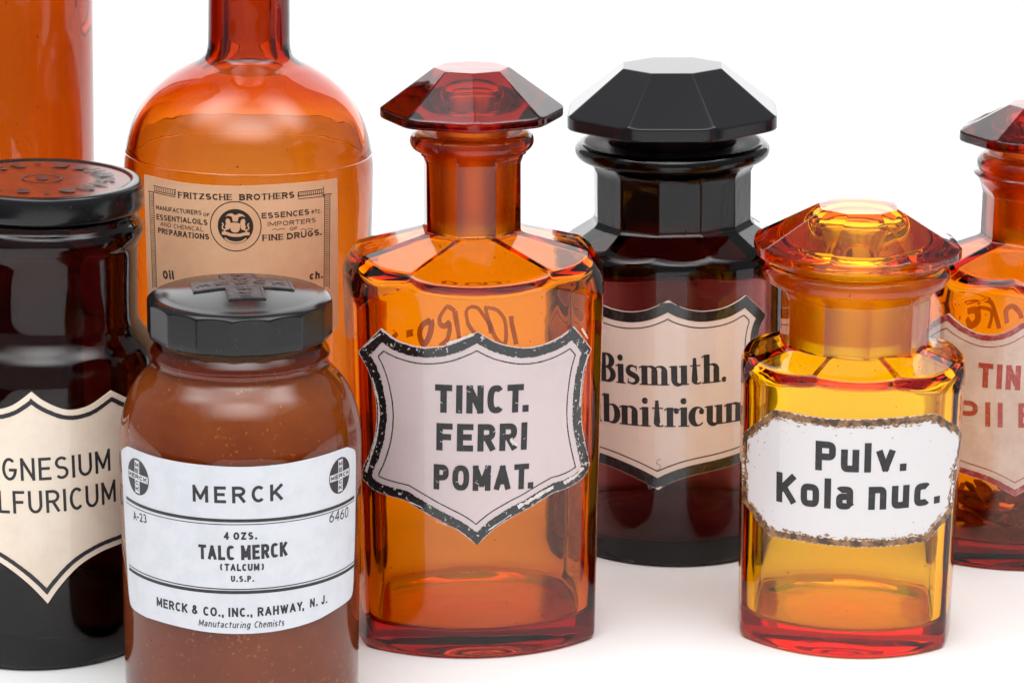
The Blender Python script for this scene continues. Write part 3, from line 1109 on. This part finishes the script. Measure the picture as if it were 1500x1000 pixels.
# ================================================================== 4. red-labelled amber bottle at the right edge
t4 = thing('pharmacy_bottle', 'amber bottle at the right edge with red-bordered shield label and dried bark inside', 'bottle', 153.6, 824.9, 0)
rot4 = R(4)
_, wall4, in4 = pharmacy_bottle(t4, M['red_amber'], 32.2, 30.0, rot4, 1.4, 82.5, R(29), 8, R(8), 8, R(8), 14.4, 94.0, 109.0, 17.6, 113.4, 119.2, 10.6,
                                wall=3.8, wall_f=4.2, floor=6.5, taper=0.03, sh_ap=14.8, slope_side=R(22))
stopper(t4, M['stopper_red'], 123.0, 133.8, 23.4, 9.4, 3.3, 8, R(4), True, 10.4, 98.0, hollow=0.7, cav=0.3)
s4 = Surface(t4, lambda th, z: wall4(th, z), 31.0)
tl4 = catmull([(1390, 459), (1412, 477), (1440, 489), (1470, 487), (1500, 470), (1519, 457)], 4)
tr4 = catmull([(1519, 457), (1545, 476), (1575, 488), (1605, 485), (1632, 462)], 4)
b4 = [(1650, 490), (1640, 560), (1636, 620), (1642, 660)] + catmull([(1642, 660), (1600, 672), (1550, 690), (1487, 726)], 4)[1:]
b4 += catmull([(1487, 726), (1450, 706), (1410, 692), (1370, 676), (1350, 660)], 4)[1:] + [(1352, 600), (1352, 540), (1346, 500)]
lab4, ol4 = plate(s4, t4, tl4[:-1] + tr4 + b4, M['enamel_old'], 0.45)
mk = Marks(s4)
mk.ribbon(inset(ol4, .95), 1.6, 0.5, True, jit=.12)
mk.ribbon(inset(ol4, 3.6), 0.25, 0.5, True, jit=.3)
mk.build('border', M['band_red'], lab4)
mk = Marks(s4)
text_px(mk, 'TINCT.', 1433, 566, 1556, 571, 36, .5, weight=0.21, p=2.6, space=0.24)
text_px(mk, 'PII B', 1402, 620, 1522, 625, 36, .5, weight=0.19, p=2.6, space=0.26, word=.3)
mk.build('lettering', M['ink_red'], lab4)
mk = Marks(s4)
for st, w in (([(1424, 440), (1434, 436), (1448, 440), (1456, 462), (1460, 478)], 1.5), ([(1426, 446), (1448, 452), (1444, 478)], 1.2),
              ([(1472, 470), (1470, 452), (1480, 444), (1492, 452), (1496, 462)], 1.6), ([(1410, 452), (1424, 450), (1426, 464), (1416, 472), (1408, 462)], 2.2),
              ([(1378, 458), (1379, 464)], 1.6), ([(1360, 466), (1362, 474)], 2)):
    mk.ribbon(s4.px(catmull(st, 4), True), w, .08)
mk.build('marker_writing', M['marker'], t4)
bv, bf = [], []
for i in range(95):
    an = random.uniform(0, 6.283); rr = 22 * math.sqrt(random.random())
    c = Vector((rr * math.cos(an), rr * math.sin(an) * .9, 8.6 + abs(random.gauss(0, 5.5)) * (1 - rr / 30)))
    L, W, Th = random.uniform(5, 14), random.uniform(2, 4.6), random.uniform(.4, .9)
    q = Matrix.Rotation(random.uniform(0, 6.28), 3, 'Z') @ Matrix.Rotation(random.gauss(0, .45), 3, 'X') @ Matrix.Rotation(random.gauss(0, .35), 3, 'Y')
    b0 = len(bv)
    curl = random.uniform(-.12, .12)
    for k in range(5):
        f = k / 4 - .5
        for sy, sz in ((-1, -1), (1, -1), (1, 1), (-1, 1)):
            p = c + q @ Vector((f * L, sy * W / 2 * (1 - 1.2 * f * f), sz * Th / 2 + curl * L * f * f * 4 + (random.uniform(-.2, .2))))
            r_ = math.hypot(p.x, p.y)
            if r_ > 23.5:
                p.x *= 23.5 / r_; p.y *= 23.5 / r_
            p.z = max(p.z, 7.9)
            bv.append(p * MM)
    for k in range(4):
        for e in range(4):
            bf.append([b0 + k * 4 + e, b0 + k * 4 + (e + 1) % 4, b0 + k * 4 + 4 + (e + 1) % 4, b0 + k * 4 + 4 + e])
    bf += [[b0 + 3, b0 + 2, b0 + 1, b0], [b0 + 16, b0 + 17, b0 + 18, b0 + 19]]
bk = finish('dried_bark', bv, bf, M['bark'], t4, False)
bk['kind'] = 'stuff'

# ================================================================== 5. brown talc jar in front
t5 = thing('talc_jar', 'brown glass jar of powder with black ribbed screw cap and white paper label (TALCUM)', 'jar', -71.2 * .9745, 714.6 * .9745, 0.55)
t5.scale = (.9745,) * 3
DZ = 7.46
oj = [(1.2, .05), (1.0, 14), (.3, 24), (0, 27.5), (0, 28.8), (.2, 29.6), (.8, 30.3), (1.8, 30.7), (4, 30.9), (20 + DZ, 31.1), (45 + DZ, 31.3), (62 + DZ, 31.5), (66 + DZ, 31.4)]
oj += [(z + DZ, r) for r, z in catmull([(31.4, 66), (31.0, 69.5), (30.2, 73), (28.7, 77), (26.6, 80.4), (24.6, 82.6), (23.2, 84.2), (22.6, 85.6), (22.8, 86.8), (23.2, 87.6), (22.9, 88.6), (22.3, 89.6), (21.6, 90.6)], 5)][1:]
oj += [(98 + DZ, 21.4), (99 + DZ, 21.0), (99.3 + DZ, 20.4), (99 + DZ, 19.7)]
ij = [(92, 20.0), (86, 20.6), (84, 21.8), (81.6, 24.0), (78.4, 26.8), (74, 28.6), (70, 29.5), (64, 29.9), (20, 29.6), (6, 29.5), (3.4, 28.6), (2.6, 26), (2.6, 18), (2.9, 6), (3, .05)]
ij = [(z + DZ if z > 10 else z, r) for z, r in ij]
round_bottle('glass_body', t5, M['brown'], oj, ij, 200)
pw = [(2.4, .05), (2.4, 6), (2.3, 17.8), (2.3, 26.2), (3.2, 28.9), (6.0, 29.8), (20, 29.9), (64, 30.2), (70, 29.8), (74, 28.9), (78.5, 27.1), (81.8, 24.3), (84.2, 22.1), (86.1, 20.9), (89, 20.5), (90, 14), (90.5, .05)]
skin('talc_powder', [(z + DZ if z > 10 else z, r, 0) for z, r in pw], M['powder'], t5, 96)
# screw cap: sixteen flats under a rounded top
th = np.linspace(0, 2 * math.pi, 512, endpoint=False)
rings = [(97.6, .05, 0), (97.6, 15, 0), (97, 21.6, 0), (91.6, 21.9, 0), (91.4, 22.6, 0)]
for z, e in ((91.4, -.5), (91.7, -.1)):
    rings.append((z, poly_r(th, 16, 23.45 + e, R(1), True), 0))
for z in np.concatenate([np.arange(92, 99, 1.4), np.arange(99, 102.0, .14)]):
    flat = poly_r(th, 16, 23.45, R(1), True)
    if z > 99.6:
        q = (z - 99.6) / 2.42
        rnd = 24.1 - 3.6 * (1 - math.sqrt(max(0, 1 - q * q)))
        flat = smin(flat, np.full_like(th, rnd), .18)
    rings.append((z, flat, 0))
for rr in (20.4, 19.4, 17, 13, 8, 4, .05):
    rings.append((102.0 + .0060 * (20.6 ** 2 - rr ** 2), rr, 0))
cap5 = skin('cap', [(z + DZ + 1.1, r, g_) for z, r, g_ in rings], M['bakelite'], t5, 512)
fl = Flat(DZ + 103.1 + .0060 * 20.6 ** 2, R(11.5), 0.6, 0.2, .0060)
mk = Marks(fl)
A_, B_ = 13.0, 4.8
cross = [(-A_, -B_), (-B_, -B_), (-B_, -A_), (B_, -A_), (B_, -B_), (A_, -B_), (A_, B_), (B_, B_), (B_, A_), (-B_, A_), (-B_, B_), (-A_, B_)]
mk.fill(cross, .34, .5, grid=1.0)
mk.ribbon(inset(cross, .55), .45, .50, True)
for i, chh in enumerate('MERCK'):
    if i != 2:
        x = -11.8 + i * 4.9
        set_text(mk, chh, (x, -1.7), (x + 3.4, -1.7), 3.5, .52, weight=.2)
    y = -11.8 + i * 4.9
    set_text(mk, chh, (1.7, y), (1.7, y + 3.4), 3.5, .52, weight=.2)
M['worn_bakelite'] = solid('worn_bakelite', (0.030, 0.028, 0.028), 0.42, col2=(0.085, 0.080, 0.078), vscale=420, lo=0.45, hi=0.75, bump=0.12)
mk.build('cross_emblem', M['worn_bakelite'], cap5)

s5 = Surface(t5, lambda th, z: np.full_like(th, np.interp(z - DZ, [-7, -3, 20, 45, 62, 66], [30.7, 30.9, 31.1, 31.3, 31.5, 31.4])), 31.3)


def Z5(pts):
    return [(170 + x * .37, 630 + y * .37) for x, y in pts]


c = lambda pts: catmull(pts, 5)
o5 = (c([(24, 118), (24, 80), (46, 63)]) + c([(46, 63), (150, 103), (300, 132), (490, 145), (660, 133), (800, 104), (915, 66)])[1:] + c([(915, 66), (942, 78), (948, 116)])[1:]
      + [(945, 380), (938, 600)] + c([(938, 600), (928, 660), (880, 700)]) + c([(880, 700), (780, 755), (640, 792), (490, 804), (350, 795), (220, 768), (120, 738)])[1:]
      + c([(120, 738), (65, 700), (52, 640)])[1:] + [(38, 400)])
mk = Marks(s5)
ol5 = s5.px(Z5(o5))
mk.fill(ol5, .14, .2)
lab5 = mk.build('label', M['paper_white'], t5)
mk = Marks(s5)
for yl, yc, yr, w in ((264, 357, 262, .85), (282, 372, 275, .22), (530, 628, 516, .28), (545, 640, 531, .85)):
    a_, b_ = s5.uz(*Z5([(43 if yl < 400 else 54, yl)])[0]), s5.uz(*Z5([(941, yr)])[0])
    m_ = s5.uz(*Z5([(490, yc)])[0])
    mk.ribbon(resample([a_, m_, b_], 1), w, .17)


def t5x(text, x0, y0, x1, y1, cap, **kw):
    (p0, p1) = Z5([(x0, y0), (x1, y1)])
    text_px(mk, text, p0[0], p0[1], p1[0], p1[1], cap * .37, .17, **kw)


def t5arc(text, pts, cap, **kw):
    """letters set along the curve of the label"""
    pass


t5x('MERCK', 305, 280, 660, 274, 66, weight=0.183, space=.36)
t5x('A-23', 72, 352, 124, 367, 34, weight=0.159)
t5x('6460', 842, 366, 916, 342, 42, weight=0.122)
t5x('4 OZS.', 427, 431, 558, 430, 30, weight=0.244, space=.3)
t5x('TALC MERCK', 328, 507, 678, 495, 58, weight=.205, p=2.6, space=.18, word=.6)
t5x('(TALCUM)', 412, 553, 585, 552, 28, weight=0.232, space=.22)
t5x('U.S.P.', 455, 598, 546, 597, 24, weight=0.244, space=.3)
t5x('MERCK &', 163, 693, 325, 727, 36, weight=0.207, space=.2)
t5x('CO., INC.,', 346, 731, 540, 735, 36, weight=0.207, space=.2)
t5x('RAHWAY,', 560, 735, 748, 708, 36, weight=0.207, space=.2)
t5x('N. J.', 766, 700, 834, 682, 34, weight=0.207, space=.3)
t5x('Manufacturing', 327, 771, 530, 781, 26, weight=0.134, slant=.16, space=.2)
t5x('Chemists', 546, 780, 664, 771, 26, weight=0.134, slant=.16, space=.2)
for ex_, ey_ in ((90, 185), (881, 180)):
    em = Marks(s5)
    c0 = s5.uz(*Z5([(ex_, ey_)])[0])
    left = s5.uz(*Z5([(ex_ - 39, ey_)])[0]); right = s5.uz(*Z5([(ex_ + 41, ey_)])[0]); tp = s5.uz(*Z5([(ex_, ey_ - 71)])[0])
    ry = tp[1] - c0[1]
    rx = (right[0] - left[0]) / 2
    c0 = ((right[0] + left[0]) / 2, c0[1])
    mk.fill([(c0[0] + rx * math.cos(q * math.pi / 30), c0[1] + ry * math.sin(q * math.pi / 30)) for q in range(60)], .17, grid=1.2)
    aw, al, ah = rx * .22, rx * .93, ry * .90
    ar_ = ry * .19
    cr = [(-al, -ar_), (-aw, -ar_), (-aw, -ah), (aw, -ah), (aw, -ar_), (al, -ar_), (al, ar_), (aw, ar_), (aw, ah), (-aw, ah), (-aw, ar_), (-al, ar_)]
    em.fill([(c0[0] + x, c0[1] + y) for x, y in cr], .20, grid=1.0)
    em.build('cross_emblem', M['paper_white'], lab5)
    for i, chh in enumerate('MERCK'):
        xx = c0[0] - al * .92 + i * al * .385
        if i != 2:
            set_text(mk, chh, (xx, c0[1] - ar_ * .62), (xx + al * .30, c0[1] - ar_ * .62), ar_ * 1.25, .23, weight=.24)
        yy = c0[1] + ah * .92 - (i + 1) * ah * .368
        set_text(mk, chh, (c0[0] - aw * .72, yy + ah * .05), (c0[0] + aw * .72, yy + ah * .05), ah * .27, .23, weight=.24)
mk.build('lettering', M['ink'], lab5)

# ================================================================== 6. near-black jar at the left with cream label
t6 = thing('pharmacy_jar', 'wide near-black jar with flat embossed lid and cream shield label ending GNESIUM', 'jar', -128.2, 741.7, 1.7)
oj = [(1.2, .05), (1.0, 14), (.3, 24), (0, 27.5), (0, 28.8), (.2, 29.8), (.8, 30.6), (2, 31.1), (5, 31.3), (60, 31.1), (70, 31.0)]
oj += [(z, r) for r, z in catmull([(31.0, 70), (30.9, 75), (30.5, 79.5), (29.2, 83.6), (27.0, 86.6), (25.6, 89.2), (25.2, 92), (25.1, 98), (25.1, 106), (25.2, 110), (26.0, 112), (26.5, 114), (26.0, 116), (25.0, 117.2), (24.6, 118.2)], 5)][1:]
oj += [(119, 24.4), (119.4, 23.8), (119.2, 22.6)]
ij = [(117, 22), (92, 21.6), (88, 22.2), (84, 25), (79, 26.8), (74, 27.2), (10, 27.2), (7, 25.5), (6, 20), (6, .05)]
round_bottle('glass_body', t6, M['dark'], oj, ij, 200)
M['lid'] = solid('red_brown_bakelite', (0.17, 0.032, 0.014), 0.28, col2=(0.05, 0.018, 0.014), vscale=160, lo=0.48, hi=0.75, bump=.06)
lid = [(119.6, .05, 0), (119.6, 23, 0), (119.5, 25, 0), (120.0, 26.2, 0), (120.9, 26.55, 0), (122, 26.6, 0), (125.5, 26.5, 0), (126.6, 26.35, 0), (127.1, 25.9, 0), (127.3, 25.2, 0), (127.3, 24.2, 0),
       (127.2, 23.6, 0), (126.9, 23.3, 0), (126.8, 22.8, 0), (126.8, 17, 0), (126.8, 8, 0), (126.8, .05, 0)]
lid6 = skin('lid', lid, M['bakelite'], t6, 160)
fl6 = Flat(126.8, 0)
mk = Marks(fl6)
mk.fill([(22.7 * math.cos(q * math.pi / 60), 22.7 * math.sin(q * math.pi / 60)) for q in range(120)], .06)
pan = mk.build('lid_panel', M['lid'], lid6)
mk = Marks(fl6)
ringtxt = 'HNSVUG.S.G.ESOS.ES'
for i, chh in enumerate(ringtxt):
    an = R(42 - i * 20.0)
    mid = np.array([math.cos(an), math.sin(an)]) * 17.2
    tx = np.array([-math.sin(an), math.cos(an)])
    rd = np.array([math.cos(an), math.sin(an)])
    wd = .5 if chh == '.' else 2.0
    set_text(mk, chh, mid + tx * wd - rd * 2 , mid - tx * wd - rd * 2, 4.6, .45, weight=.24) if False else set_text(mk, chh, mid - tx * wd + rd * 2, mid + tx * wd + rd * 2, 5.2, .5, weight=.27)
mk.ribbon([(5.0 * math.cos(q), 5.0 * math.sin(q)) for q in np.linspace(0, 6.1, 30)], .7, .4, True)
set_text(mk, 'S', (-2.0, -2.6), (1.8, -2.6), 5.2, .45, weight=.22)
mk.build('embossing', M['worn_bakelite'], lid6)
s6 = Surface(t6, lambda th, z: np.full_like(th, np.interp(z, [0, 5, 60, 70, 75, 79.5], [31.1, 31.3, 31.1, 31.0, 30.9, 30.5])), 31.2)


def Z6(pts):
    return [(x * .46, 540 + y * .46) for x, y in pts]


tp = catmull([(100, 72), (145, 105), (215, 130), (280, 118), (340, 78), (352, 68)], 5)
o6 = catmull([(-150, 62), (-90, 108), (-20, 128), (40, 115), (100, 72)], 5)[:-1] + tp + [(450, 118)] + catmull([(450, 118), (425, 220), (425, 330), (440, 440), (452, 500)], 4)[1:]
o6 += catmull([(452, 500), (400, 545), (320, 580), (250, 625), (190, 690), (152, 745)], 5)[1:] + catmull([(152, 745), (100, 690), (40, 640), (-20, 600), (-90, 560), (-150, 510)], 5)[1:]
o6 += catmull([(-150, 510), (-140, 400), (-150, 250), (-200, 125)], 4)[1:]
lab6, ol6 = plate(s6, t6, Z6(o6), M['enamel_cream'], .4)
mk = Marks(s6)
mk.ribbon(inset(ol6, 2.0), 1.15, .45, True, jit=.08)
q6 = Z6([(-100, 340), (349, 322), (-95, 445), (366, 420)])
text_px(mk, 'MAGNESIUM', q6[0][0], q6[0][1], q6[1][0], q6[1][1], 33, .45, weight=.125, space=.2)
text_px(mk, 'SULFURICUM', q6[2][0], q6[2][1], q6[3][0], q6[3][1], 33, .45, weight=.125, space=.2)
mk.build('lettering', M['ink'], lab6)

# ================================================================== 7. big orange jug behind
t7 = thing('glass_jug', 'large round orange bottle with narrow red neck and tan paper label with round crest', 'bottle', -78.4, 812.7, 0.95)
oj = [(2.5, .05), (2.2, 14), (.8, 26), (0, 31), (0, 32.5), (.3, 33.6), (1.2, 34.4), (3, 34.8), (30, 35.1), (60, 35.5), (100, 35.85), (110, 35.95)]
oj += [(z, r) for r, z in catmull([(35.95, 110), (35.9, 116.4), (35.5, 120.4), (35.75, 120.8), (35.35, 121.2), (34.4, 125.5), (32.8, 130), (30.2, 134.6), (26.8, 138.7), (22.7, 142.2), (18.2, 145), (14.6, 146.8), (12.6, 148.4), (11.8, 150.6), (11.6, 154)], 6)][1:]
oj += [(175, 11.4), (196, 11.3), (197, 12.4), (198, 14.2), (201, 14.6), (206, 14.5), (207.5, 13.6), (207.8, 11.5), (207.4, 9)]
ij = [(205, 6.4), (160, 6.0), (154, 6.0), (150, 6.4), (147, 7.6), (144.2, 10.4), (142, 14.4), (139.6, 19.4), (136.4, 24.2), (132.8, 27.9), (129.5, 29.9), (126, 31.3), (122.5, 32.2), (119, 32.7), (115, 33.0), (110, 33.15), (104, 33.2), (60, 32.8), (8, 32.2), (5, 30), (4, 26), (4.5, 12), (5, .05)]
round_bottle('glass_body', t7, M['jug'], oj, ij, 220)
s7 = Surface(t7, lambda th, z: np.full_like(th, np.interp(z, [0, 3, 30, 60, 100, 110, 116.6], [34.4, 34.8, 35.1, 35.5, 35.85, 35.95, 35.9])), 35.7)
mk = Marks(s7)


def Z8(pts):
    return [(200 + x * .24, 240 + y * .24) for x, y in pts]


o7 = catmull([(48, 65), (200, 100), (350, 122), (560, 135), (760, 130), (950, 118), (1100, 105), (1224, 88)], 4) + [(1228, 912), (1226, 1000)]
o7 += [(1000, 1090), (700, 1130), (400, 1110), (80, 1040)]
mk.fill(s7.px(Z8(o7)), .12, .2)
lab7 = mk.build('label', M['paper_tan'], t7)
mk = Marks(s7)


def t7x(text, x0, y0, x1, y1, cap, **kw):
    (p0, p1) = Z8([(x0, y0), (x1, y1)])
    text_px(mk, text, p0[0], p0[1], p1[0], p1[1], cap * .24, .15, **kw)


t7x('FRITZSCHE', 256, 207, 584, 221, 38, weight=0.218, serif=1.0)
t7x('BROTHERS', 628, 222, 962, 206, 38, weight=0.218, serif=1.0)
t7x('MANUFACTURERS', 122, 277, 398, 312, 27, weight=0.166)
t7x('OF', 408, 318, 446, 321, 20, weight=0.179)
t7x('ESSENTIAL', 125, 337, 336, 362, 33, weight=0.192)
t7x('OILS', 342, 364, 434, 374, 33, weight=0.192)
t7x('AND CHEMICAL', 148, 376, 410, 412, 26, weight=0.128)
t7x('PREPARATIONS', 134, 420, 444, 461, 33, weight=0.218, serif=.8)
t7x('ESSENCES', 764, 333, 1052, 308, 34, weight=0.192)
t7x('etc.', 1066, 305, 1126, 298, 30, weight=0.141)
t7x('IMPORTERS', 800, 381, 1092, 355, 28, weight=0.141)
t7x('OF', 934, 406, 980, 402, 20, weight=0.179)
t7x('FINE', 768, 469, 896, 462, 37, weight=0.218, serif=.9)
t7x('DRUGS.', 918, 460, 1126, 432, 37, weight=0.218, serif=.9)
t7x('Oil', 166, 702, 232, 704, 52, weight=0.243, space=.25)
t7x('ch.', 1054, 706, 1134, 696, 46, weight=0.243, space=.25)
def pl(pts, w=.2):
    mk.ribbon(s7.px(Z8(pts)), w, .15)
pl([(105, 132), (240, 160)]); pl([(108, 172), (240, 202)]); pl([(238, 152), (238, 192)])
pl([(985, 172), (1140, 152)]); pl([(985, 214), (1140, 196)]); pl([(1140, 138), (1142, 205)])
pl([(985, 172), (985, 205)])
for i in range(12):
    x = 112 + i * 11; y = 150 + i * 2.4
    pl([(x, y - 10), (x, y + 16)], .2)
    x = 990 + i * 12.5; y = 190 - i * 1.6
    pl([(x, y - 14), (x, y + 14)], .2)
pl([(112, 163), (236, 190)], .16); pl([(986, 196), (1138, 176)], .16)
pl([(80, 170), (102, 760)], .22); pl([(106, 172), (126, 760)], .22)
pl([(1146, 190), (1142, 760)], .22); pl([(1178, 186), (1174, 760)], .22)
pl([(1130, 188), (1190, 182)], .22); pl([(72, 166), (112, 172)], .22)
for i in range(44):
    y = 185 + i * 13
    pl([(84 + i * .45, y), (106 + i * .45, y + 1)], .18)
    pl([(1150 - i * .1, y), (1174 - i * .1, y - 1)], .18)
# flourishes beside "OF"
for x0 in (828, 1000):
    pl(catmull([(x0, 402), (x0 + 20, 396), (x0 + 34, 404), (x0 + 50, 394), (x0 + 78, 398)], 3), .13)
# crest: ring, dark disc and pale supporters
cc = s7.uz(*Z8([(604, 381)])[0])
rt = abs(s7.uz(*Z8([(758, 381)])[0])[0] - s7.uz(*Z8([(450, 381)])[0])[0]) / 2
mk.ribbon([(cc[0] + rt * math.cos(q * math.pi / 40), cc[1] + rt * math.sin(q * math.pi / 40)) for q in range(80)], .26, .15, True)
rd = rt * .70
mk.fill([(cc[0] + rd * math.cos(q * math.pi / 30), cc[1] + rd * math.sin(q * math.pi / 30)) for q in range(60)], .15, grid=1.0)
mk.build('lettering', M['ink_brown'], lab7)
em = Marks(s7)
def E7(pts):      # measured on the crest enlargement, centre (548,512), disc radius 258
    return [(cc[0] + (x - 548) / 258 * rd, cc[1] - (y - 512) / 258 * rd) for x, y in pts]
em.fill(E7(catmull([(470, 465), (605, 465), (612, 540), (590, 590), (545, 605), (498, 590), (474, 545)], 4, True)), .19, grid=.6, step=.3)
em.fill(E7([(400, 370), (440, 330), (500, 318), (530, 340), (560, 340), (600, 318), (650, 330), (695, 370), (640, 358), (596, 372), (580, 440), (510, 440), (498, 372), (450, 356)]), .19, grid=.6, step=.3)
for sg in (1, -1):
    m_ = lambda pts: E7([(548 + sg * (x - 548), y) for x, y in pts])
    em.fill(m_([(478, 470), (470, 420), (440, 395), (412, 405), (405, 440), (412, 480), (395, 520), (410, 545), (385, 570), (372, 600), (392, 602), (410, 572), (450, 560), (470, 540)]), .195, grid=.6, step=.3)
    em.ribbon(m_(catmull([(398, 560), (365, 555), (358, 520), (372, 490), (352, 465)], 4)), .35, .205)
em.ribbon(E7(catmull([(352, 618), (420, 622), (480, 640), (548, 645), (616, 640), (680, 622), (752, 618)], 4)), .9, .205)
em.ribbon(E7(catmull([(392, 690), (460, 735), (548, 750), (640, 735), (705, 688)], 4)), .45, .19)
em.build('crest', M['paper_tan'], lab7)

# ================================================================== 8. tall orange bottle cut by the left edge
t8 = thing('glass_bottle', 'tall straight orange bottle behind the embossed black lid at the left edge', 'bottle', -161.2, 823.2, 1.2)
oj = [(2, .05), (1.6, 20), (0, 30), (0, 33), (.6, 35), (2, 35.6), (100, 35.8), (255, 35.4)] + [(z, r) for r, z in catmull([(35.4, 255), (34, 264), (28, 273), (18, 279), (13, 283), (12, 290)], 5)][1:] + [(325, 12), (326, 14), (332, 14), (333, 12), (332, 9)]
ij = [(330, 8.6), (288, 8.8), (280, 12), (274, 20), (266, 28), (256, 31.4), (100, 31.8), (9, 31.4), (6, 29), (5, 24), (5, .05)]
round_bottle('glass_body', t8, M['tall'], oj, ij, 200)
